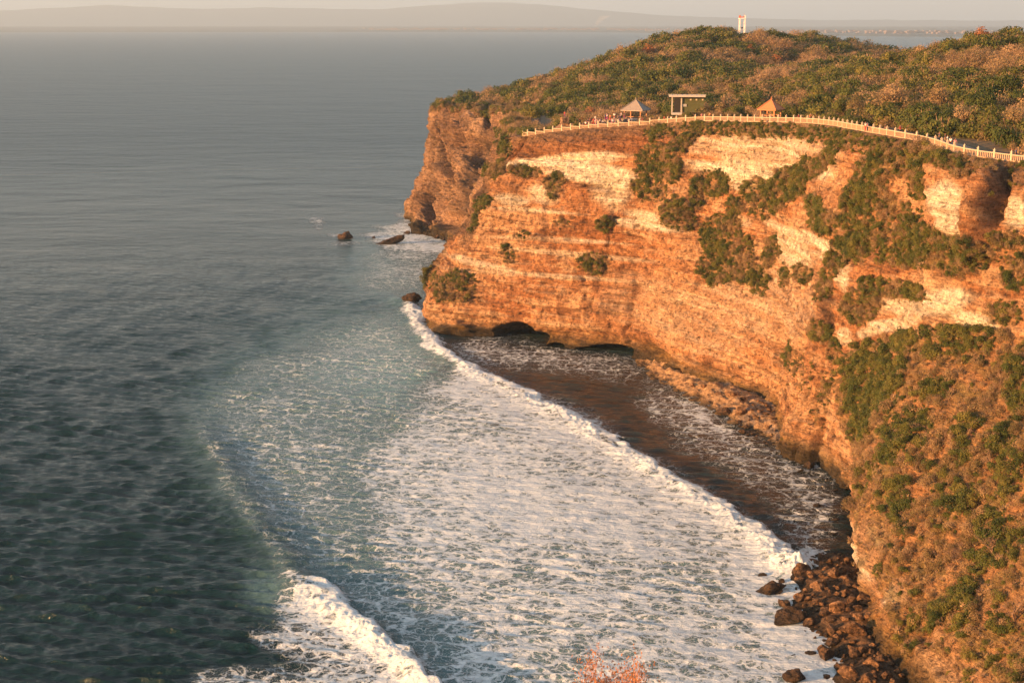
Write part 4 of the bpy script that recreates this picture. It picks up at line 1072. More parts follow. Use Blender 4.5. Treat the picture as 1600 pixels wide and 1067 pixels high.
# individuals: the plants that show largest, one object each
lpx, lpy = to_px(PL[:, :3])
app = PL[:, 3] / dist * (KD != 'tuft') * (lpx > 5) * (lpx < 1595) * (lpy > 60) * (lpy < 1060) * np.where(np.isin(KD, ['bare']), .8, 1)
order = np.argsort(-app)
indiv = []; occ = []
for i in order:
    if app[i] <= 0 or len(indiv) >= 236: break
    # each individual has to stand free of the ones already chosen
    if all((lpx[i] - a) ** 2 + (lpy[i] - b_) ** 2 > 10 ** 2 for a, b_ in occ):
        indiv.append(i); occ.append((lpx[i], lpy[i]))
ind_mask = np.zeros(len(PL), bool); ind_mask[indiv] = True
on_top = PL[:, 6] > .999
LBL = {('green', 0): 'green leafy shrubs growing on the cliff and its slope', ('green', 1): 'green scrub covering the headland hill',
       ('dry', 0): 'dry tan shrubs growing on the cliff and its slope', ('dry', 1): 'dry tan scrub covering the headland hill',
       ('bare', 0): 'leafless twiggy bushes on the cliff slope', ('bare', 1): 'leafless twiggy bushes on the headland hill', ('tuft', 0): 'withered grass tufts clinging to the cliff'}
NM = {('green', 0): 'cliff_shrubs', ('green', 1): 'hill_scrub', ('dry', 0): 'dry_cliff_shrubs', ('dry', 1): 'dry_hill_scrub', ('bare', 0): 'bare_cliff_bushes', ('bare', 1): 'bare_hill_bushes', ('tuft', 0): 'grass_tufts'}
for (kd, tp), lb in LBL.items():
    m = (KD == kd) & (on_top == bool(tp)) & ~ind_mask
    if m.any(): scatter_object(NM[(kd, tp)], PL[m, :3], tilt[m], sq[m], SRC[kd + '_hill' if tp and kd in ('green', 'dry') else kd], lb)
IND = []
KNAME = {'green': 'green_shrub', 'dry': 'dry_shrub', 'bare': 'bare_bush'}
KMESH = {'green': GREEN, 'dry': DRY, 'bare': BARE}
def zone(px, py, X_, Y_, top):
    if top:
        if px < 830: return 'headland tip', 700, 830, 150, 200
        if py > 140 and px < 1160: return 'scrub around the shingled pavilion', 830, 1160, 140, 200
        if px > 1160 and py > 150: return 'thicket behind the promenade', 1160, 1600, 150, 240
        if px > 1330: return 'hill above the promenade', 1330, 1600, 50, 150
        return 'hill below the white tower', 900, 1330, 50, 150
    if py < 275 and px > 1420: return 'rim under the balustrade end', 1420, 1600, 225, 275
    if py < 215 and px > 980: return 'lip under the long balustrade', 1000, 1420, 180, 215
    if px < 820 and py < 345: return 'dark gully beside the headland', 680, 820, 150, 345
    if px < 1000: return 'left half of the cliff', 670, 1000, 240, 520
    if px < 1100 and py < 375: return 'gully left of cream band', 980, 1100, 200, 375
    if px < 1210 and py < 330: return 'ledge below the cream band', 1090, 1210, 260, 330
    if px < 1320 and py < 360: return 'rib right of the cream band', 1200, 1320, 225, 360
    if px < 1225: return 'middle of the bay cliff', 1090, 1225, 330, 560
    if px < 1330 and py < 700: return 'cleft above the bay corner', 1225, 1330, 360, 700
    if py < 440 and px < 1510: return 'broad gully under the promenade', 1320, 1510, 230, 440
    if py < 440: return 'foot of the brown pillar', 1510, 1600, 260, 440
    if py < 530: return 'ledge among lower cream rock', 1320, 1600, 440, 530
    if py < 700 and px < 1420: return 'dark brow above the bay', 1310, 1420, 530, 700
    if py < 700: return 'top of the long slope', 1420, 1600, 530, 700
    if py < 870: return 'middle of the long slope', 1340, 1600, 700, 870
    return 'long slope above the boulders', 1400, 1600, 870, 1067
HP = ['far left', 'left', 'central', 'right', 'far right']
VP = ['upper', 'middle', 'lower']
SZN = ['small', 'medium', 'large']
ORD = ['first', 'second', 'third', 'fourth', 'fifth', 'sixth', 'seventh', 'eighth', 'ninth', 'tenth', 'eleventh', 'twelfth']
CNT = {2: 'two', 3: 'three', 4: 'four', 5: 'five', 6: 'six', 7: 'seven', 8: 'eight', 9: 'nine', 10: 'ten', 11: 'eleven', 12: 'twelve', 13: 'thirteen', 14: 'fourteen'}
ORD += ['thirteenth', 'fourteenth']
def tell_apart(objs):
    """look-alikes in one spot are told apart by their order across the picture"""
    byl = {}
    for o in objs: byl.setdefault(o['label'], []).append(o)
    for lab, os_ in byl.items():
        k = len(os_)
        if 1 < k <= 14:
            os_.sort(key=lambda o: o.location.x / o.location.y)
            for q, o in enumerate(os_):
                w_ = 'leftmost' if q == 0 else ('rightmost' if q == k - 1 else ORD[q] + ' from left')
                o['label'] = '%s, %s' % (lab, w_)
for i in indiv:
    kd = KD[i]; me = KMESH[kd][int(pr.integers(len(KMESH[kd])))]
    nm, x0, x1, y0, y1 = zone(lpx[i], lpy[i], PL[i, 0], PL[i, 1], on_top[i])
    hi = int(np.clip((lpx[i] - x0) / (x1 - x0) * 5, 0, 4)); vi = int(np.clip((lpy[i] - y0) / (y1 - y0) * 3, 0, 2))
    apx = app[i] * FPX; si = 0 if apx < 11 else (1 if apx < 15 else 2)
    o = link(KNAME[kd], me)
    o.location = PL[i, :3]; o.rotation_euler = tilt[i]; o.scale = sq[i]
    noun = {'green': 'green shrub', 'dry': 'dry tan shrub', 'bare': 'leafless bush'}[kd]
    lab = '%s %s, %s %s, %s' % (SZN[si], noun, VP[vi], HP[hi], nm)
    set_props(o, lab, 'shrub' if kd != 'bare' else 'bush', 'shrubs on the ' + nm)
    IND.append(o)
tell_apart(IND)
print('individual shrubs', len(IND), 'labels', len(set(o['label'] for o in IND)), time.time() - T0)

# ================================================================== ROCK SHELF AND RUBBLE SHORE
PATCHES = []
def rock_patch(name, poly_px, hmax, slope, res, seed, cfun, label, rough=.5, step=0.0):
    poly = [P(x, y)[:2] for x, y in poly_px]
    xs_ = [p[0] for p in poly]; ys_ = [p[1] for p in poly]
    gx_ = np.arange(min(xs_) - 3, max(xs_) + 3, res); gy_ = np.arange(min(ys_) - 3, max(ys_) + 3, res)
    A_, B_ = np.meshgrid(gx_, gy_, indexing='ij')
    ins = inside(A_, B_, poly)
    cl = poly + [poly[0]]
    d, _, _ = pdist(A_.ravel(), B_.ravel(), np.array(cl)); d = np.abs(d).reshape(A_.shape) * np.where(ins, 1, -1)
    d = d + 1.1 * fbm(A_ / 3.5, B_ / 3.5, 0, 4, seed)
    z = np.minimum(hmax * (1 + .35 * fbm(A_ / 9, B_ / 9, 0, 2, seed + 1)), d * slope)
    if step: z = np.where(z > 0, lerp(z, np.floor(z / step) * step, .7), z)
    z = z + rough * fbm(A_ / 1.6, B_ / 1.6, 0, 5, seed + 2, .6) * (d > -.5) - .12
    z = np.maximum(z, -1.6)
    f = grid_faces(len(gx_), len(gy_)); ok_ = (d.ravel()[f] > -2.6).any(1)
    me = np_mesh(name, np.stack([A_, B_, z], -1).reshape(-1, 3), f[ok_], [M_SHELF])
    add_attr(me, 'col', cfun(A_, B_, z).reshape(-1, 3), 'FLOAT_COLOR')
    o = link(name, me); set_props(o, label, kind='structure')
    PATCHES.append((gx_, gy_, z, res)); return o
def shelf_col(x, y, z):
    a = fbm(x / 3, y / 3, z, 4, 701)
    c = lerp(C(.50, .31, .16), C(.26, .205, .16), m3(sstep(-.1, .3, a + .02 * (x - 50))))
    return np.clip(lerp(c, C(.06, .045, .02), m3(sstep(.8, .0, z) * .85)), .01, .8)
def rubble_col(x, y, z):
    a = fbm(x / 2, y / 2, z, 4, 702)
    c = lerp(C(.085, .052, .03), C(.20, .115, .06), m3(sstep(-.2, .5, a)))
    return np.clip(lerp(c, C(.03, .024, .014), m3(sstep(1.0, .1, z) * .8)), .01, .8)
rock_patch('rock_shelf', [(992, 566), (1020, 592), (1050, 606), (1078, 622), (1110, 640), (1138, 658), (1165, 668), (1190, 684), (1222, 704), (1262, 700), (1250, 650), (1180, 610), (1080, 575), (1010, 548)], 2.0, .42, .4, 710, shelf_col,
           'flat wave-cut rock shelf at the foot of the bay cliff', 1.1, .55)
rock_patch('rubble_shore', [(1250, 880), (1290, 862), (1330, 870), (1390, 930), (1440, 985), (1440, 1110), (1330, 1140), (1300, 1062), (1312, 1030), (1285, 995), (1262, 985), (1240, 940), (1236, 905)], 1.5, .34, .35, 720, rubble_col,
           'dark rubble shore at the foot of the long slope', .8)
rock_patch('rubble_point', [(648, 352), (690, 345), (730, 350), (730, 392), (712, 384), (690, 372), (668, 366), (652, 362)], 2.2, .4, .8, 730, rubble_col,
           'dark rubble at the foot of the far headland', 1.0)
def patch_z(x, y):
    z = -0.15
    for gx_, gy_, zz, res in PATCHES:
        i = int((x - gx_[0]) / res); j = int((y - gy_[0]) / res)
        if 0 <= i < len(gx_) and 0 <= j < len(gy_): z = max(z, float(zz[i, j]))
    return z
def on_shore(px, py):
    z = 0.0
    for _ in range(4):
        x, y, _z = P(px, py, z); z = patch_z(x, y)
    return x, y, z

import bmesh
def rock_mesh(name, seed, sub=3, cuts=16, rough=.14):
    bm = bmesh.new(); bmesh.ops.create_icosphere(bm, subdivisions=sub, radius=1.0)
    r_ = random.Random(seed)
    co = np.array([v.co[:] for v in bm.verts])
    for i in range(cuts):
        nrm = np.array([r_.gauss(0, 1), r_.gauss(0, 1), r_.gauss(0, 1)]); nrm /= np.linalg.norm(nrm); d = r_.uniform(.42, .80)
        s_ = co @ nrm - d; co = co - np.where(s_ > 0, s_ * .9, 0)[:, None] * nrm
    nr_ = co / np.linalg.norm(co, axis=1, keepdims=True)
    nz_ = fbm(co[:, 0] * 1.6, co[:, 1] * 1.6, co[:, 2] * 1.6, 4, seed) * rough * 1.6
    co = co + nr_ * nz_[:, None]
    for v, c in zip(bm.verts, co): v.co = c
    me = bpy.data.meshes.new(name); bm.to_mesh(me); bm.free(); me.materials.append(M_BOULDER); return me
ROCKS = [rock_mesh('boulder', 800 + i, 4) for i in range(9)]
ROCKL = [rock_mesh('sea_rock', 830 + i, 4, 6, .26) for i in range(3)]
for me_ in ROCKL: me_.materials[0] = M_SEAROCK
BOULD = []
def boulder(px, py, wpx, hr=.62, lab=None, cat='boulder', grp=None, mesh=None, zoff=None, name='boulder', dr=.85):
    x, y, z = on_shore(px, py)
    s_ = wpx / FPX * math.sqrt(x * x + y * y + 6400) / 2 * 1.08
    me = mesh or ROCKS[random.randrange(9)]
    o = link(name, me); hh = s_ * hr
    o.location = (x, y, z + hh * (.35 if zoff is None else zoff))
    o.scale = (s_, s_ * dr * random.uniform(.85, 1.15), hh); o.rotation_euler = (random.uniform(-.35, .35), random.uniform(-.35, .35), random.uniform(0, 6.28) if name == 'boulder' else random.uniform(-.2, .2))
    set_props(o, lab, cat, grp); BOULD.append(o); return o
boulder(543, 374, 27, .62, 'small pointed brown sea rock standing alone furthest left', 'sea rock', None, ROCKL[0], .25, 'sea_rock', .6)
boulder(605, 382, 54, .27, 'long low dark sea rock with a humped back', 'sea rock', None, ROCKL[1], .3, 'sea_rock', .35)
boulder(583, 373, 7, .9, 'tiny dark rock tip left of the long sea rock', 'sea rock', None, ROCKL[2], .2, 'sea_rock')
boulder(634, 366, 14, .5, 'small round dark rock between long sea rock and headland', 'sea rock', None, ROCKL[2], .25, 'sea_rock')
boulder(648, 474, 34, .50, 'flat topped dark block rock beside the nose of the cliff', 'sea rock', None, ROCKL[0], .8, 'sea_rock', .5)
boulder(1278, 792, 13, .7, 'round grey green rock alone in the bay foam', 'sea rock', None, ROCKL[0], .25, 'sea_rock')
boulder(1197, 873, 24, .5, 'foam washed rock at the end of the breaker', 'sea rock', None, ROCKL[1], .2, 'sea_rock')
boulder(1190, 900, 15, .6, 'small dark rock in foam below the foam washed rock', 'sea rock', None, ROCKL[2], .25, 'sea_rock')
boulder(1210, 925, 54, .42, 'wide dark rock in the surf left of the boulder pile', 'sea rock', None, ROCKL[0], .35, 'sea_rock', .6)
boulder(1228, 970, 50, .60, 'biggest rounded boulder at the water edge, foam round its foot', 'sea rock', None, ROCKL[2], .4, 'sea_rock', .8)
boulder(1245, 1062, 38, .6, 'rugged lit rock in the surf at the bottom edge', 'sea rock', None, ROCKL[0], .3, 'sea_rock')
boulder(1266, 1022, 17, .5, 'pale foam washed rock in front of the boulder pile', 'sea rock', None, ROCKL[1], .3, 'sea_rock')
boulder(1240, 1025, 10, .6, 'smallest dark rock in the surf left of the pile', 'sea rock', None, ROCKL[2], .3, 'sea_rock')
boulder(1220, 910, 11, .8, 'small dark rock behind the wide surf rock', 'sea rock', None, ROCKL[2], .4, 'sea_rock')
boulder(658, 350, 26, .8, 'big lit block at the foot of the far headland', 'boulder', None, ROCKS[1], .5)
boulder(646, 358, 10, .6, 'little dark rock at the left foot of the far headland', 'sea rock', None, ROCKL[1], .3, 'sea_rock')
boulder(1133, 640, 24, .9, 'tall orange boulder on the front edge of the rock shelf', 'boulder', None, ROCKS[0], .4)
boulder(1158, 645, 27, .75, 'broad orange boulder right of the tall shelf boulder', 'boulder', None, ROCKS[3], .4)
boulder(1142, 618, 19, .7, 'pale boulder lying on the middle of the rock shelf', 'boulder', None, ROCKS[4], .4)
boulder(1266, 730, 22, .6, 'lit rock in the foam under the bay corner', 'sea rock', None, ROCKL[0], .3, 'sea_rock')
boulder(1247, 738, 17, .3, 'low wet rock left of the lit rock under the bay corner', 'sea rock', None, ROCKL[1], .3, 'sea_rock')
big = [(1285, 871, 28), (1265, 881, 24), (1251, 895, 28), (1225, 947, 30), (1251, 910, 23), (1278, 920, 32), (1248, 936, 25), (1266, 973, 30), (1308, 953, 27), (1348, 943, 29), (1340, 967, 21), (1334, 987, 40), (1369, 990, 30), (1400, 997, 23),
       (1291, 1028, 32), (1334, 1023, 28), (1363, 1040, 24), (1323, 1056, 32), (1389, 1016, 17), (1371, 953, 16), (1291, 1060, 15), (1311, 1045, 14), (1304, 900, 22), (1320, 930, 20), (1300, 985, 26), (1290, 955, 24), (1350, 1010, 22), (1300, 1008, 20), (1275, 945, 20), (1318, 905, 18), (1355, 1060, 24), (1385, 1060, 20), (1375, 1030, 18)]
pile_poly = [(1250, 874), (1280, 862), (1318, 868), (1340, 900), (1385, 945), (1420, 1000), (1425, 1075), (1300, 1075), (1310, 1045), (1275, 1010), (1262, 985), (1250, 950), (1238, 905)]
BR = random.Random(77)
def band_label(px, py, w_):
    sz = 'large' if w_ > 22 else ('medium' if w_ > 12 else 'small')
    v = 'top' if py < 905 else ('upper part' if py < 945 else ('middle' if py < 985 else ('lower part' if py < 1025 else 'bottom edge')))
    mid = 1285 + (py - 870) * .35
    h_ = 'water side' if px < mid - 18 else ('slope side' if px > mid + 22 else 'centre')
    return '%s boulder, %s, %s of the big pile' % (sz, h_, v)
for px, py, w_ in big: boulder(px, py, w_ * 1.1, random.uniform(.6, .85), band_label(px, py, w_), 'boulder', 'boulders in the big shoreline pile')
cnt = 0; used = list(big)
while cnt < 150:
    px, py = BR.uniform(1235, 1425), BR.uniform(862, 1075)
    if not bool(inside(np.array(px), np.array(py), pile_poly)): continue
    w_ = 7 + 13 * BR.random() ** 1.8
    if any(math.hypot(px - a, py - b_) < (w_ + c) * .30 for a, b_, c in used): 
        cnt += .02; continue
    used.append((px, py, w_)); cnt += 1
    boulder(px, py, w_, random.uniform(.55, .9), band_label(px, py, w_), 'boulder', 'boulders in the big shoreline pile', zoff=.8)
shelf_poly = [(1112, 612), (1150, 650), (1180, 625), (1212, 640), (1216, 678), (1200, 700), (1168, 690), (1155, 668)]
cnt = 0; used = [(1133, 640, 24), (1158, 645, 27), (1142, 618, 19)]
for px, py, w_ in [(1160, 625, 14), (1155, 656, 13), (1167, 661, 12), (1199, 667, 11), (1160, 677, 14), (1176, 679, 10), (1183, 655, 11), (1122, 610, 14), (1100, 604, 12), (1082, 598, 10), (1195, 645, 10)]:
    used.append((px, py, w_)); boulder(px, py, w_, .7, 'orange rock on the %s of the rock shelf' % ('left end' if px < 1130 else ('front right edge' if py > 668 else 'right part')), 'boulder', 'rocks on the wave-cut shelf')
while cnt < 80:
    px, py = BR.uniform(1110, 1218), BR.uniform(602, 700)
    cnt += .05
    if not bool(inside(np.array(px), np.array(py), shelf_poly)): continue
    w_ = BR.uniform(4.5, 11)
    if any(math.hypot(px - a, py - b_) < (w_ + c) * .36 for a, b_, c in used): continue
    used.append((px, py, w_)); cnt += 1
    boulder(px, py, w_, .7, 'small cobble among the %s %s shelf rocks' % ('upper' if py < 645 else ('middle' if py < 660 else ('lower' if py < 678 else 'lowest')), 'left' if px < 1172 else ('central' if px < 1192 else 'right')), 'boulder', 'rocks on the wave-cut shelf')
for i in range(34):
    t = BR.random(); px = 652 + 64 * t; py = 352 + 22 * t + BR.uniform(-8, 3)
    boulder(px, py, BR.uniform(5, 12), .8, 'dark rock, %s part of rubble under far headland' % ('leftmost' if t < .2 else ('left' if t < .4 else ('middle' if t < .6 else ('right' if t < .8 else 'rightmost')))), 'boulder', 'rocks under the far headland')
for px, py, w_ in [(1304, 742, 12), (1290, 752, 9), (1302, 768, 14), (1309, 795, 16), (1305, 812, 10), (1300, 835, 12), (1298, 850, 9)]:
    boulder(px, py, w_, .35, 'low wet rock along the waterline right of the bay foam', 'sea rock', 'wet rocks along the waterline', ROCKL[1], .3, 'sea_rock')
tell_apart([o for o in BOULD])
print('boulders', len(BOULD), time.time() - T0)

# ================================================================== BALUSTRADE AND PATH
ksm = 45
FXY = np.stack([np.convolve(np.pad(topline[:, k], ksm // 2, mode='edge'), np.ones(ksm) / ksm, 'valid') for k in (0, 1)], 1)
FL = np.concatenate([FXY + tns * 1.3, zsm[:, None]], 1)
sel = (ut > 10.05) & (ut < 28.3)
fl, fn = FL[sel], tns[sel]
ds = np.concatenate([[0], np.cumsum(np.linalg.norm(np.diff(fl, axis=0), axis=1))])
def fat(s_):
    p_ = np.array([np.interp(s_, ds, fl[:, k]) for k in range(3)]); q_ = np.array([np.interp(s_, ds, fn[:, k]) for k in range(2)])
    return Vector(p_), Vector((q_[0], q_[1], 0)).normalized()
fpx, fpy = to_px(fl)
def s_at_px(px): return float(np.interp(px, fpx, ds))
M_STONE = plain_mat('balustrade_stone', (.46, .31, .19), .85, .15, 2.5)
M_POST = plain_mat('post_whitewash', (.52, .41, .29), .85, .12, 3.0)
M_PATH = plain_mat('path_paving', (.20, .165, .13), .95, .25, .8)
fence = empty('stone_balustrade', fl[0]); set_props(fence, 'long pale stone balustrade with carved posts along the cliff top promenade', 'balustrade')
inv = Matrix.Translation(-fence.location)
def post_bm():
    m = MB(); m.box((0, 0, .58), (.27, .27, 1.16)); m.box((0, 0, 1.21), (.38, .38, .10)); m.box((0, 0, 1.36), (.27, .27, .20), 0, .8)
    m.box((0, 0, 1.51), (.36, .36, .10)); m.box((0, 0, 1.67), (.22, .22, .24), 0, .35); return m
pm = MB(); pm = post_bm(); post0 = pm.build('post', M_POST, fence)
STEP = 3.0; npost = int(ds[-1] / STEP)
ends = []
for i in range(npost + 1):
    p_, q_ = fat(i * STEP); o = post0 if i == 0 else post0.copy()
    if i: COL.objects.link(o); o.parent = fence
    o.location = p_ - fence.location - Vector((0, 0, .1)); o.rotation_euler = (0, 0, math.atan2(q_.y, q_.x)); ends.append((p_, q_))
balm = MB()
for i in range(npost):
    a, b_ = ends[i][0], ends[i + 1][0]; q_ = ends[i][1]; d = (b_ - a); L_ = d.length; c = (a + b_) / 2 - fence.location
    rz = math.atan2(d.y, d.x); u_ = d.normalized()
    zz = min(a.z, b_.z) - fence.location.z if i < 14 else None
    def bar(nm, w_, h_, zc, mat):
        m = MB(); m.box((0, 0, 0), (L_ - .34, w_, h_)); o = m.build(nm, mat, fence)
        o.location = Vector((c.x, c.y, (zz if zz is not None else c.z) + zc)); o.rotation_euler = (0, -math.asin(u_.z) if zz is None else 0, rz)
    bar('top_rail', .28, .13, .98, M_POST); bar('plinth', .34, .62, -.14, M_STONE)
    nb = 9
    for k in range(nb):
        t = (k + .5) / nb; p_ = a.lerp(b_, t) - fence.location; z_ = (zz if zz is not None else p_.z)
        balm.box((p_.x, p_.y, z_ + .56), (.13, .13, .70), rz)
bo = balm.build('balusters', M_STONE, fence); bo['kind'] = 'stuff'
# promenade path
pv, pf = [], []
for i in range(0, len(fl), 3):
    for d_ in (.35, 2.3, 4.6):
        pv.append((fl[i, 0] + fn[i, 0] * d_, fl[i, 1] + fn[i, 1] * d_, fl[i, 2] + .14))
npv = len(pv) // 3
pf = [(i * 3 + k, i * 3 + k + 1, i * 3 + k + 4, i * 3 + k + 3) for i in range(npv - 1) for k in range(2)]
path = link('promenade_path', np_mesh('promenade_path', pv, pf, [M_PATH])); set_props(path, 'paved promenade path behind the balustrade', kind='structure')

# ================================================================== BUILDINGS
def at_ground(px, py, z0=58.0):
    z = z0
    for _ in range(12):
        x, y, _z = P(px, py, z); e, ezz, _ = edge_dist(np.array([x]), np.array([y])); z = float(ground_z(x, y)) * .5 + z * .5
    return x, y, z
M_SHINGLE = plain_mat('weathered_shingle', (.30, .25, .21), .9, .25, 5.0)
M_TILE = plain_mat('orange_roof_tile', (.55, .20, .08), .8, .15, 4.0)
M_WOOD = plain_mat('pavilion_wood', (.42, .19, .08), .7, .15, 3.0)
M_CONC = plain_mat('pale_concrete', (.48, .43, .37), .85, .12, 2.0)
def pavilion(name, loc, rz, s_, eave, apex, mroof, label, rail):
    t = empty(name, loc, rz); set_props(t, label, 'pavilion')
    h_ = s_ / 2; m = MB(); nc = 9
    MB().box((0, 0, .15), (s_ * .86, s_ * .86, .3)).build('floor', M_CONC, t)
    for side in range(4):                                   # four stepped faces of overlapping courses
        m = MB(); ca, sa = math.cos(side * math.pi / 2), math.sin(side * math.pi / 2)
        def rt(x, y, z): return (x * ca - y * sa, x * sa + y * ca, z)
        for k in range(nc):
            t0, t1 = k / nc, (k + 1) / nc; w0, w1 = h_ * (1 - t0), h_ * (1 - t1) ; z0, z1 = eave + (apex - eave) * t0 ** 1.08, eave + (apex - eave) * t1 ** 1.08
            up = .05
            m.add([rt(-w0, -w0 - .03, z0 + up), rt(w0, -w0 - .03, z0 + up), rt(w1, -w1, z1), rt(-w1, -w1, z1), rt(-w0, -w0 - .03, z0 - .05), rt(w0, -w0 - .03, z0 - .05)], [(0, 1, 2, 3), (4, 5, 1, 0)])
        m.build('roof', mroof, t)
    m = MB()
    for cx, cy in ((-1, -1), (1, -1), (1, 1), (-1, 1)):
        MB().tube((cx * h_ * 1.0, cy * h_ * 1.0, eave + .08), (0, 0, apex + .08), .09, .09, 5).build('ridge_cap', mroof, t)
        MB().box((cx * h_ * .72, cy * h_ * .72, (eave + .3) / 2 + .1), (.26, .26, eave - .1)).build('post', M_WOOD, t)
    MB().tube((0, 0, apex), (0, 0, apex + .7), .16, .04, 6).build('finial', mroof, t)
    m = MB(); fz = eave - .06
    for k in range(4):
        a = k * math.pi / 2; m.box((h_ * .97 * math.sin(a), -h_ * .97 * math.cos(a), fz), (s_ * .985 if k % 2 == 0 else s_ * .92, .08, .24), a)
    m.build('eave_board', M_WOOD if mroof is M_TILE else M_CONC, t)
    MB().box((0, 0, eave - .02), (s_ * .9, s_ * .9, .06)).build('ceiling', M_WOOD, t)
    for k in range(4 if rail else 2):
        a = k * math.pi / 2; MB().box((h_ * .72 * math.sin(a), -h_ * .72 * math.cos(a), .95), (s_ * .68, .08, .18), a).build('rail' if rail else 'bench', M_WOOD, t)
    return t
x, y, z = P(993, 183, 56.6); zg = float(ground_z(x, y)); 
pavilion('shingled_pavilion', (x, y, max(zg, 55.8)), R(-26), 6.0, 2.6, 5.1, M_SHINGLE, 'open pavilion with a grey weathered shingle pyramid roof beside the crowd', False)
x, y, z = P(1204, 184, 59.6); zg = float(ground_z(x, y))
pavilion('orange_pavilion', (x, y, max(zg, 59.2)), R(-36), 4.5, 2.2, 4.3, M_TILE, 'small open pavilion with a bright orange pyramid roof behind the balustrade', True)
# flat roofed green building
M_OLIVE = plain_mat('olive_wall', (.085, .09, .032), .9, .12, 1.0); M_DARK = plain_mat('dark_opening', (.02, .018, .015), .7, .1)
M_ROOFW = plain_mat('pale_roof_edge', (.50, .43, .37), .8, .1); M_SIGN = plain_mat('grey_signboard', (.36, .34, .30), .8, .15, 8.0); M_PANE = plain_mat('pane_painted_lit', (.70, .52, .30), .5, .1)
x, y, z = P(1073, 171, 59.4); zg = max(float(ground_z(x, y)), 58.6)
bd = empty('flat_roofed_building', (x, y, zg), R(-6)); set_props(bd, 'low olive green building with a pale flat roof in the scrub', 'building')
MB().box((1.6, 1.5, 1.9), (5.2, 3.6, 3.8)).build('wall', M_OLIVE, bd)
MB().box((-2.1, 2.4, 1.8), (2.0, 1.6, 3.6)).build('dark_doorway', M_DARK, bd)  # near-black box stands in for the dark doorway of the open porch
rf = MB().box((0, .9, 4.0), (8.8, 6.0, .38)).build('roof', M_ROOFW, bd)
m = MB()
for k in range(8): m.box((-4.1 + k * 1.17, -1.9, 4.32), (.85, .10, .26))
m.build('parapet', M_SIGN, rf)
for px_ in (-3.6, -1.35): MB().box((px_, -.5, 1.75), (.30, .30, 4.1)).build('post', M_CONC, bd)
for px_ in (.9, 2.3, 3.8):
    w_ = MB().box((px_, -.32, 3.1), (.42, .06, .34)).build('window', M_CONC, bd); MB().box((px_, -.37, 3.1), (.32, .05, .24)).build('pane', M_PANE, w_)  # panes carry an orange-lit look in their colour
MB().box((-.7, -.42, 1.75), (1.3, .08, .62)).build('signboard', M_SIGN, bd)
MB().box((-2.4, -1.2, -.2), (2.6, 2.2, .5)).build('step', M_CONC, bd)
for k_, (px_, py_, rr_) in enumerate([(1066, 181, 1.6), (1077, 180, 2.2), (1088, 178, 2.6), (1098, 177, 2.6), (1106, 172, 2.6), (1041, 176, 2.2)]):
    x_, y_, z_ = P(px_, py_, 58.2); zg_ = float(ground_z(x_, y_))
    q_ = link('green_shrub', GREEN[k_ % 5] if k_ % 2 else DRY[k_ % 4]); q_.location = (x_, y_, zg_); q_.scale = (rr_, rr_, rr_ * 1.1); q_.rotation_euler = (0, 0, k_ * 1.3)
    if not k_ % 2: q_.name = 'dry_shrub'
    set_props(q_, '%s shrub %s the flat roofed building' % ('dry tan' if not k_ % 2 else 'green', ['left of the wall foot before', 'in front of the left wall of', 'in front of the wall middle of', 'in front of the right wall of', 'at the right corner of', 'at the left post of'][k_]), 'shrub', 'shrubs around the flat roofed building')
# white tower on the hill
M_WHITE = plain_mat('white_paint', (.86, .80, .76), .6, .06); M_RED = plain_mat('red_paint', (.50, .16, .10), .6, .08)
x, y, _ = PY(1158.5, 66, 640); zg = float(ground_z(x, y)); ztop = PY(1158, 25, 640)[2]
tw = empty('white_tower', (x, y, zg), R(0)); set_props(tw, 'white concrete frame tower with a red and white head on the hilltop', 'tower'); Ht = ztop - zg
for sx_, sy_ in ((-1, -1), (1, -1), (1, 1), (-1, 1)): MB().box((sx_ * 1.12, sy_ * 1.12, Ht * .45), (.38, .38, Ht * .9), 0, .86).build('leg', M_WHITE, tw)
for f_ in (.30, .52, .74): MB().box((0, 0, Ht * f_), (1.5, 1.5, .22)).build('platform', M_WHITE, tw)
MB().box((.1, 0, Ht * .57), (.8, .6, .5)).build('signal_box', M_DARK, tw)
MB().box((0, 0, Ht * .90), (2.9, 2.9, .3)).build('deck', M_WHITE, tw)
for sx_, sy_, mt in ((-1.1, -1.1, M_RED), (1.1, -1.1, M_WHITE), (1.1, 1.1, M_WHITE), (-1.1, 1.1, M_RED)): MB().box((sx_, sy_, Ht * .95), (.42, .42, 1.5)).build('head_post', mt, tw)
MB().box((0, 0, Ht * .95), (2.0, .08, .5)).build('railing', M_RED, tw)
MB().tube((.9, .9, Ht * .95), (.9, .9, Ht * 1.08), .07, .04).build('mast', M_RED, tw)
# low pale walls on the hill left and right of the tower foot
for px, py, w_, lb in ((1152, 62, 3.2, 'small pale hut wall left of the white tower foot'), (1217, 64, 6.0, 'low pale roof among the hilltop trees right of tower')):
    x, y, _ = PY(px, py, 642); zg = float(ground_z(x, y))
    t = empty('hilltop_hut', (x, y, zg)); set_props(t, lb, 'hut'); MB().box((0, 0, 1.3), (w_, 2.5, 2.6)).build('wall', M_CONC, t); MB().box((0, 0, 2.7), (w_ + .6, 3.1, .2)).build('roof', M_ROOFW, t)
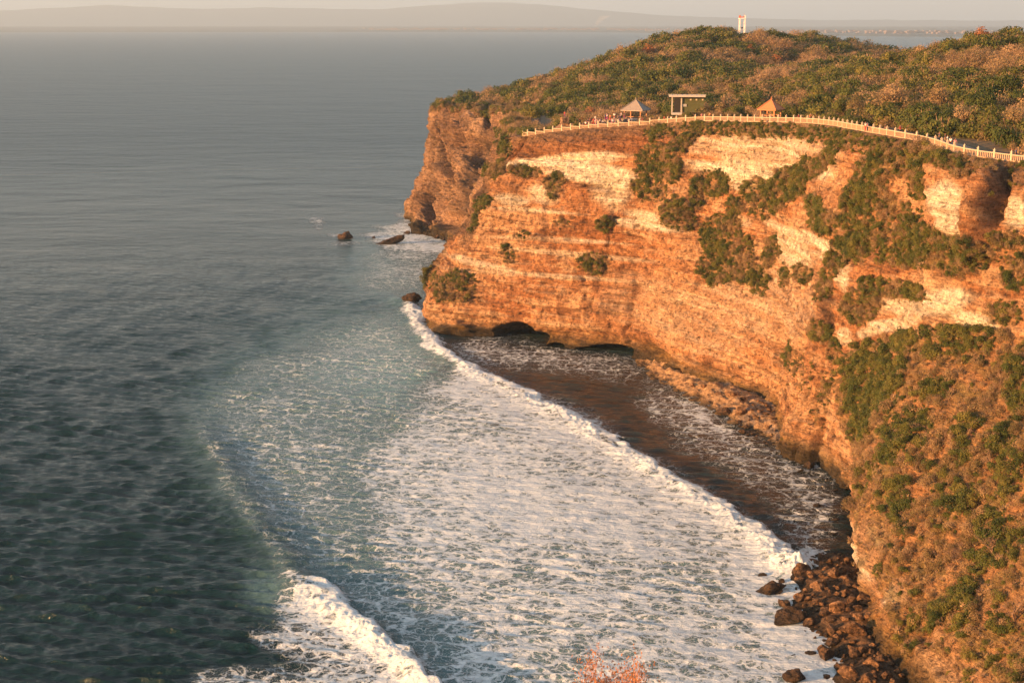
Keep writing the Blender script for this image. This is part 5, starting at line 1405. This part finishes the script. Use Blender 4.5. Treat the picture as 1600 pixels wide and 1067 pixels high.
# stone viewpoint left of the crowd
s0 = s_at_px(850); p_, q_ = fat(s0); base_v = p_ + q_ * 9
vp = link('viewpoint_rock', rock_mesh('viewpoint_rock', 901, 4, 12, .12)); vp.data.materials[0] = rock_material('viewpoint_stone', 1.5, False, (.40, .24, .14), (.24, .14, .08), .7)
vp.location = (base_v.x, base_v.y, base_v.z + .6); vp.scale = (3.4, 3.0, 2.2); set_props(vp, 'stepped tan stone outcrop left of the crowd with a person on top', 'rock')
vb = MB().box((0, 0, .6), (1.9, 1.9, 1.5), .3, .92).build('stone_block', vp.data.materials[0]); vb.location = (base_v.x - .8, base_v.y, base_v.z + 2.4); set_props(vb, 'square stone block topping the tan outcrop', 'stone block')

# ================================================================== PEOPLE
def skin(name, pts, edges, radii, root=0, sub=1):
    me = bpy.data.meshes.new(name); me.from_pydata(pts, edges, []); o = bpy.data.objects.new(name, me); COL.objects.link(o)
    md = o.modifiers.new('skin', 'SKIN'); sv = me.skin_vertices[0].data
    for i, r_ in enumerate(radii): sv[i].radius = r_ if isinstance(r_, tuple) else (r_, r_)
    sv[root].use_root = True
    m2 = o.modifiers.new('sub', 'SUBSURF'); m2.levels = sub; m2.render_levels = sub
    dg = bpy.context.evaluated_depsgraph_get(); out = bpy.data.meshes.new_from_object(o.evaluated_get(dg)); out.name = name
    bpy.data.objects.remove(o); out.polygons.foreach_set('use_smooth', [True] * len(out.polygons)); return out
def person_set(seed, arms, stride=.0):
    """arms: list of two (elbow, hand) offsets from the shoulder"""
    hip, kn, sh = .92, .48, 1.42
    pts = [(0, 0, .95), (0, 0, 1.15), (0, 0, 1.36), (0, 0, 1.47), (0, -.01, 1.58), (0, -.01, 1.70)]
    rad = [(.15, .11), (.13, .095), (.155, .10), .055, (.085, .10), (.07, .085)]
    e = [(0, 1), (1, 2), (2, 3), (3, 4), (4, 5)]
    fine = {}
    for sgn, (el, ha) in zip((-1, 1), arms):
        b_ = len(pts); pts += [(sgn * .19, 0, sh), (sgn * .19 + el[0] * sgn, el[1], sh + el[2]), (sgn * .19 + ha[0] * sgn, ha[1], sh + ha[2])]
        d = Vector(pts[-1]) - Vector(pts[-2]); d.normalize(); hnd = Vector(pts[-1]) + d * .09; pts.append(tuple(hnd))
        rad += [.06, .045, .032, .04]; e += [(2, b_), (b_, b_ + 1), (b_ + 1, b_ + 2), (b_ + 2, b_ + 3)]
        for k in range(5):                                   # short separate fingers
            side = Vector((0, 1, 0)) * ((k - 2) * .022) + (Vector((0, .03, 0)) if k == 4 else Vector())
            pts.append(tuple(hnd + side + d * (.075 if k in (1, 2) else .06) * (.6 if k == 4 else 1))); rad.append(.011); e.append((b_ + 3, len(pts) - 1))
        fine[sgn] = b_
    for sgn in (-1, 1):
        b_ = len(pts); f_ = stride * sgn
        pts += [(sgn * .09, 0, hip - .04), (sgn * .10, -f_ * .5, kn), (sgn * .10, -f_ + .02, .08), (sgn * .11, -f_ - .14, .035)]
        rad += [.095, .062, .042, .036]; e += [(0, b_), (b_, b_ + 1), (b_ + 1, b_ + 2), (b_ + 2, b_ + 3)]
    body = skin('body', pts, e, rad)
    # shirt over torso and upper arms
    sp = [pts[0], pts[1], pts[2]]; sr = [(.175, .135), (.155, .12), (.18, .125)]; se = [(0, 1), (1, 2)]
    for sgn in (-1, 1):
        b_ = fine[sgn]; k = len(sp); el = Vector(pts[b_]).lerp(Vector(pts[b_ + 1]), .8); sp += [pts[b_], tuple(el)]; sr += [.078, .066]; se += [(2, k), (k, k + 1)]
    shirt = skin('shirt', sp, se, sr)
    tp = [(0, 0, .96)]; tr = [(.178, .14)]; te = []
    for sgn in (-1, 1):
        k = len(tp); f_ = stride * sgn; tp += [(sgn * .09, 0, .86), (sgn * .10, -f_ * .5, kn), (sgn * .10, -f_ * .85, .2)]; tr += [.115, .085, .07]; te += [(0, k), (k, k + 1), (k + 1, k + 2)]
    trousers = skin('trousers', tp, te, tr)
    hp = [(0, .02, 1.60), (0, .015, 1.74)]; hair = skin('hair', hp, [(0, 1)], [(.098, .10), (.075, .08)])
    return body, shirt, trousers, hair
PS = [person_set(1, [((.05, 0, -.28), (.08, -.05, -.52)), ((.05, 0, -.28), (.08, -.04, -.52))], .0),
      person_set(2, [((.05, 0, -.27), (.06, -.06, -.50)), ((.06, -.16, -.18), (-.02, -.34, .08))], .04),
      person_set(3, [((.06, .08, -.26), (.06, .0, -.48)), ((.06, -.10, -.25), (.05, -.22, -.42))], .2),
      person_set(4, [((.07, -.14, -.22), (.02, -.36, -.34)), ((.07, -.14, -.22), (.02, -.36, -.34))], .02)]
CLO = {'white': (.75, .72, .68), 'black': (.025, .025, .03), 'red': (.45, .04, .04), 'purple': (.25, .03, .20), 'blue': (.06, .10, .25), 'grey': (.25, .25, .26), 'orange': (.55, .18, .05), 'pink': (.60, .25, .28), 'navy': (.02, .03, .08), 'tan': (.35, .24, .14)}
CM = {k: plain_mat(k + '_cloth', v, .9, .1, 6.0) for k, v in CLO.items()}
SK = [plain_mat('skin_light', (.50, .28, .18), .6, .05), plain_mat('skin_dark', (.28, .14, .08), .6, .05)]; HR = plain_mat('dark_hair', (.02, .014, .01), .7, .1)
PEOPLE = []
PRN = random.Random(5)
def person(x, y, z, top, bot, place, pose=None, group=None, face=None):
    t = empty('person', (x, y, z), face if face is not None else PRN.uniform(-2.6, .6))
    k = PRN.randrange(4) if pose is None else pose; sc_ = PRN.uniform(.92, 1.06); t.scale = (sc_,) * 3
    for me, mt in zip(PS[k], (SK[PRN.random() < .6], CM[top], CM[bot], HR)):
        if not me.materials: me.materials.append(None)
        o = link(me.name.split('.')[0], me, t); o.material_slots[0].link = 'OBJECT'; o.material_slots[0].material = mt
    garment = 'sarong' if bot == 'purple' else 'trousers'
    set_props(t, 'person in a %s shirt and %s %s, %s' % (top, bot, garment, place), 'person', group); PEOPLE.append(t); return t
tops = ['white', 'black', 'red', 'white', 'pink', 'grey', 'orange', 'blue', 'white', 'navy']; bots = ['purple', 'purple', 'black', 'red', 'navy', 'purple', 'tan', 'purple']
for i in range(40):
    px = PRN.uniform(906, 956); d_ = PRN.uniform(.8, 6.5) if i > 10 else PRN.uniform(.7, 1.4)
    p_, q_ = fat(s_at_px(px)); p = p_ + q_ * d_; z = p_.z + (.14 if d_ < 1.6 else .45 + int((d_ - 1.6) / .95) * .30)
    person(p.x, p.y, z, PRN.choice(tops), PRN.choice(bots), 'crowd %s, %s' % ('left' if px < 920 else ('middle' if px < 940 else 'right'), 'front row' if d_ < 1.5 else ('middle rows' if d_ < 4 else 'back rows')), None, 'crowd watching from the promenade')
stand = MB()
for k in range(6):
    a, b_ = s_at_px(903), s_at_px(959); pa, qa = fat(a); pb, qb = fat(b_); d0 = 1.6 + k * .95
    A1, B1 = pa + qa * d0, pb + qb * d0; A2, B2 = pa + qa * (d0 + .95), pb + qb * (d0 + .95); zt = .45 + k * .30
    stand.add([(A1.x, A1.y, A1.z - 1), (B1.x, B1.y, B1.z - 1), (B2.x, B2.y, B2.z - 1), (A2.x, A2.y, A2.z - 1), (A1.x, A1.y, A1.z + zt), (B1.x, B1.y, B1.z + zt), (B2.x, B2.y, B2.z + zt), (A2.x, A2.y, A2.z + zt)],
              [(3, 2, 1, 0), (4, 5, 6, 7), (0, 1, 5, 4), (1, 2, 6, 5), (2, 3, 7, 6), (3, 0, 4, 7)])
so = stand.build('viewing_steps', M_PATH); set_props(so, 'low stone steps on which the crowd stands', kind='structure')
def near_fence(px, d_, top, bot, place, pose=None, face=None):
    p_, q_ = fat(s_at_px(px)); p = p_ + q_ * d_; return person(p.x, p.y, p_.z + .14, top, bot, place, pose, None, face)
for a in [(962, 1.2, 'white', 'navy', 'just right of the crowd'), (976, 2.2, 'blue', 'purple', 'left under the shingled pavilion'), (979, 2.8, 'white', 'tan', 'beside the left pavilion post'), (996, 1.4, 'white', 'black', 'behind the rail below the pavilion'),
          (999, 1.6, 'red', 'black', 'behind the rail right of the pavilion middle'), (1031, 1.4, 'red', 'tan', 'left of the walkway behind the balustrade'), (1042, 1.3, 'white', 'navy', 'behind the balustrade by the walkway'), (1091, 1.3, 'pink', 'tan', 'behind the balustrade below the green building'),
          (1102, 1.5, 'orange', 'navy', 'behind the balustrade right of the green building'), (1238, 1.5, 'red', 'navy', 'behind the balustrade right of the orange pavilion'), (1256, 1.4, 'orange', 'black', 'behind the rail further right of orange pavilion'),
          (1356, -.5, 'white', 'red', 'left of the pair before the balustrade'), (1360, -.6, 'pink', 'navy', 'right of the pair before the balustrade'), (1370, 1.5, 'black', 'navy', 'in the shade right of the gap'), (1394, 1.5, 'red', 'black', 'alone behind the shaded middle rail'),
          (1450, 2.2, 'navy', 'black', 'at the bend of the balustrade'), (1460, 1.8, 'black', 'tan', 'between the bend and the white pair'), (1468, 1.2, 'white', 'tan', 'left of the white clad pair'), (1472, 1.3, 'white', 'navy', 'right of the white clad pair'),
          (1480, 1.2, 'pink', 'tan', 'right beside the white clad pair'), (1571, 1.6, 'orange', 'blue', 'near the right end of the path'), (1578, 1.5, 'blue', 'navy', 'near the right end of the balustrade')]:
    near_fence(*a)
person(vb.location.x, vb.location.y, vb.location.z + 1.34, 'red', 'purple', 'standing on top of the stone block', 0)
for dx, dy, tp, bt, pl in ((3.2, 1.0, 'red', 'black', 'left of the trio by the outcrop'), (3.9, .6, 'orange', 'tan', 'middle of the trio by the outcrop'), (5.4, .4, 'black', 'red', 'right of the trio by the outcrop')):
    person(base_v.x + dx, base_v.y + dy, max(float(ground_z(base_v.x + dx, base_v.y + dy)), base_v.z) + 1.0, tp, bt, pl)
for px, pl in ((684, 'left one on the far headland edge'), (691, 'right one on the far headland edge')):
    i = int(np.argmin(np.abs(to_px(topline[ut < 6])[0] - px) + np.abs(ut[ut < 6] - 3.6) * 10)); tp_ = topline[ut < 6][i]
    person(tp_[0] + .8, tp_[1] + 1.5, tp_[2] + .3, 'black' if px < 690 else 'pink', 'navy', pl)
tell_apart(PEOPLE)
print('people', len(PEOPLE), time.time() - T0)

# ================================================================== TREES
TRUNKS = []
def trunk_mesh(seed, h_=1.0):
    r_ = random.Random(seed); m = MB(); p = Vector((0, 0, 0)); rad = .055
    for k in range(4):
        q = p + Vector((r_.gauss(0, .04), r_.gauss(0, .04), .16)); m.tube(p, q, rad, rad * .85, 6); p = q; rad *= .85
    for k in range(5):
        a = k * 1.25 + r_.uniform(-.3, .3); q = p + Vector((math.cos(a) * .32, math.sin(a) * .32, r_.uniform(.2, .4))); m.tube(p, q, rad * .6, rad * .3, 4)
    me = bpy.data.meshes.new('trunk'); me.from_pydata(m.v, [], m.f); me.materials.append(M_BARK); return me
TRK = [trunk_mesh(i) for i in range(3)]
BTREE = [branch_mesh('bare_tree_limbs', 200 + i, [M_TWIG, M_DRY], 6, .42, .20, .03, 60, .02) for i in range(3)]
def tree(px, py, Y, hgt, kind, label, wide=1.0):
    """px, py: foot of the tree"""
    if Y is None:
        x, y, z = at_ground(px, py)
    else:
        x, y, _ = PY(px, py, Y); z = float(ground_z(x, y))
    hgt *= .78 if (Y or 0) > 500 else 1.0
    nm = {'g': 'green_tree', 'd': 'dry_tree', 'b': 'bare_tree', 'f': 'flame_tree'}[kind]
    t = empty(nm, (x, y, z - .2), random.uniform(0, 6.28)); set_props(t, label, 'tree')
    if kind == 'b':
        o = link('limbs', BTREE[random.randrange(3)], t); o.scale = (hgt * wide,) * 2 + (hgt,); return t
    o = link('trunk', TRK[random.randrange(3)], t); o.scale = (hgt * .7,) * 3
    me = {'g': TREE_G, 'd': TREE_D, 'f': [FLAME]}[kind]; o = link('crown', me[random.randrange(len(me))], t)
    o.location = (0, 0, hgt * .34); o.scale = (hgt * .52 * wide, hgt * .52 * wide, hgt * .62); return t
for a in [(1392, 192, 300, 7.5, 'd', 'broad tan tree behind the middle of the balustrade', 1.5), (1338, 190, 305, 5.5, 'd', 'thin trunked dry tree left of the broad tan tree'), (1312, 186, 310, 5.0, 'g', 'small green tree with thin trunk behind the path'),
          (1438, 208, 275, 6.0, 'g', 'round green tree right of the broad tan tree', 1.2), (1462, 196, 290, 7.0, 'd', 'upright tan tree above the bend of the balustrade'), (1483, 220, 262, 5.5, 'g', 'dark green tree just behind the balustrade bend'),
          (1505, 222, 258, 6.0, 'd', 'pale dry tree right of the balustrade bend'), (1545, 228, 250, 5.5, 'g', 'green tree with visible trunk near right end'), (1584, 232, 246, 5.5, 'd', 'reddish tan tree at the right end of the balustrade', 1.3),
          (1530, 190, 275, 6.5, 'g', 'tall green tree on the lower right hill'), (1570, 160, 290, 6.0, 'g', 'dark tree at the right edge above the thicket'), (1415, 165, 315, 6.0, 'g', 'green tree standing behind the broad tan tree'),
          (1268, 78, 660, 10, 'g', 'dark round tree on the skyline right of tower', 1.2), (1240, 74, 655, 9, 'd', 'brown tree left of dark skyline tree'), (1330, 84, 650, 9, 'g', 'olive tree at the right end of far hill', 1.3), (1300, 82, 650, 8, 'd', 'grey brown tree in the skyline dip'),
          (1195, 70, 650, 8, 'd', 'spreading brown tree right of the white tower foot', 1.4), (1120, 66, 625, 7, 'd', 'brown skyline tree left of the white tower', 1.4), (1080, 64, 605, 7, 'g', 'tree on the crest of the hill', 1.4), (1428, 80, 390, 4, 'g', 'single dark tree on the near skyline'),
          (1018, 82, 575, 9, 'b', 'bare reddish tree on the left skyline of the hill'), (1012, 84, 572, 8, 'f', 'reddish blossom tree on the left skyline'), (1534, 60, 372, 5, 'f', 'red blossom tree on the right skyline', 1.3), (922, 168, 420, 4, 'f', 'low orange blossom bush tree above the crowd', 1.4),
          (1212, 100, 540, 7, 'f', 'orange blossom tree in the middle of the hill', 1.3), (1172, 92, 560, 6, 'f', 'small orange blossom tree below the tower'), (888, 130, 580, 6, 'b', 'bare twiggy tree on the headland skyline'), (846, 140, 590, 5, 'b', 'leftmost bare tree on the headland skyline'),
          (930, 122, 520, 7, 'b', 'pale branching bare tree on the left hillside'), (1248, 95, 520, 8, 'b', 'pale bare tree above the brown clearing'), (1270, 98, 520, 8, 'b', 'bare branching tree right of the brown clearing'), (1240, 145, 385, 6, 'b', 'bare tree in the scrub right of orange pavilion'),
          (1130, 160, 365, 4.5, 'b', 'bare twiggy tree right of the green building'), (1290, 128, 400, 6, 'b', 'bare tree on the middle right spur'), (870, 172, 430, 6, 'g', 'dark green tree behind the stone outcrop', 1.4), (830, 180, 430, 6, 'g', 'dark round tree left of the stone outcrop', 1.5),
          (1150, 150, 400, 5, 'g', 'green tree right of the flat roofed building', 1.3), (1010, 150, 440, 6, 'g', 'dark green tree behind the shingled pavilion', 1.4), (1300, 80, 640, 8, 'g', 'low green tree in the skyline dip', 1.3)]:
    tree(*a)
# leafless trees and the conifer on the cliff and slope: rooted on the rock surface itself
flatp = np.stack([PXd.ravel(), PYd.ravel()], 1); okv = (visible_w.ravel() > 0)
dep = (Y * CP - (Z - CAM_H) * SP).ravel()
def on_cliff(px, py):
    d = np.hypot(flatp[:, 0] - px, flatp[:, 1] - py) + np.where(okv, 0, 1e6) + dep * .002
    i = int(np.argmin(d)); return S.reshape(-1, 3)[i], NrmD.reshape(-1, 3)[i]
def cliff_plant(name, me, px, py, r_, label, cat, sz=(1, 1, 1), tiltf=.4):
    p, nr = on_cliff(px, py); o = link(name, me); o.location = p - Vector((0, 0, .2)) * r_
    o.scale = (r_ * sz[0], r_ * sz[1], r_ * sz[2]); o.rotation_euler = (-nr[1] * tiltf, nr[0] * tiltf, random.uniform(0, 6)); set_props(o, label, cat); return o
cliff_plant('bare_tree', BTREE[0], 1552, 870, 7.0, 'pale leafless tree spreading on the upper middle slope', 'tree', (1.3, 1.3, .9))
cliff_plant('bare_tree', BTREE[1], 1588, 960, 6.0, 'leafless tree at the right edge of the lower slope', 'tree', (1.2, 1.2, .9))
cliff_plant('bare_tree', BTREE[2], 1500, 870, 3.5, 'small leafless tree left of the spreading one', 'tree', (1.2, 1.2, .9))
cliff_plant('conical_shrub', GREEN[0], 788, 240, 2.4, 'narrow cone shaped green shrub in the gully below the balustrade end', 'shrub', (.8, .8, 2.4), 0)
# near ledge under the camera with the orange bush that pokes into the bottom edge
NX, NY = np.meshgrid(np.linspace(-30, 30, 60), np.linspace(-25, 31.5, 60), indexing='ij')
NZ = 63.2 + .5 * fbm(NX / 4, NY / 4, 0, 4, 950) - 6 * sstep(29.5, 31.5, NY) + .0 * NX
near_me = np_mesh('near_cliff_top', np.stack([NX, NY, NZ], -1).reshape(-1, 3), grid_faces(60, 60), [M_SOIL])
set_props(link('near_cliff_top', near_me), 'dry cliff top below the camera', kind='structure')
nf_, ns_ = [], []
wv = []
for i in range(60):
    x_ = -30 + i; 
    for k in range(12):
        z_ = 60 - k * 5.8; wv.append((x_, 31.0 + 1.5 * math.sin(x_ * .7 + k) - k * .2 + (1.2 if k else 0) * 0, z_))
wallf = grid_faces(60, 12)
near_w = np_mesh('near_cliff_wall', wv, wallf, [plain_mat('near_rock', (.30, .18, .10), .95, .3, .6)])
set_props(link('near_cliff_wall', near_w), 'rock wall dropping from the near cliff top', kind='structure')
nb_p = PY(945, 1100, 29.6)
t = empty('orange_bush', (nb_p[0], 29.6, 63.2)); set_props(t, 'orange twiggy bush poking up at the bottom edge of the view', 'bush')
M_OTWIG = plain_mat('orange_twigs', (.55, .24, .13), .9, .2, 9.0)
M_OLEAF = leaf_material('leaf_orange', [(.34, .15, .07), (.46, .22, .11)])
NB = branch_mesh('limbs', 971, [M_OTWIG, M_OLEAF], 7, .36, .24, .013, 2600, .016); o = link('limbs', NB, t); o.scale = (1.7, 1.7, 3.1)
print('done', len(bpy.data.objects), time.time() - T0)
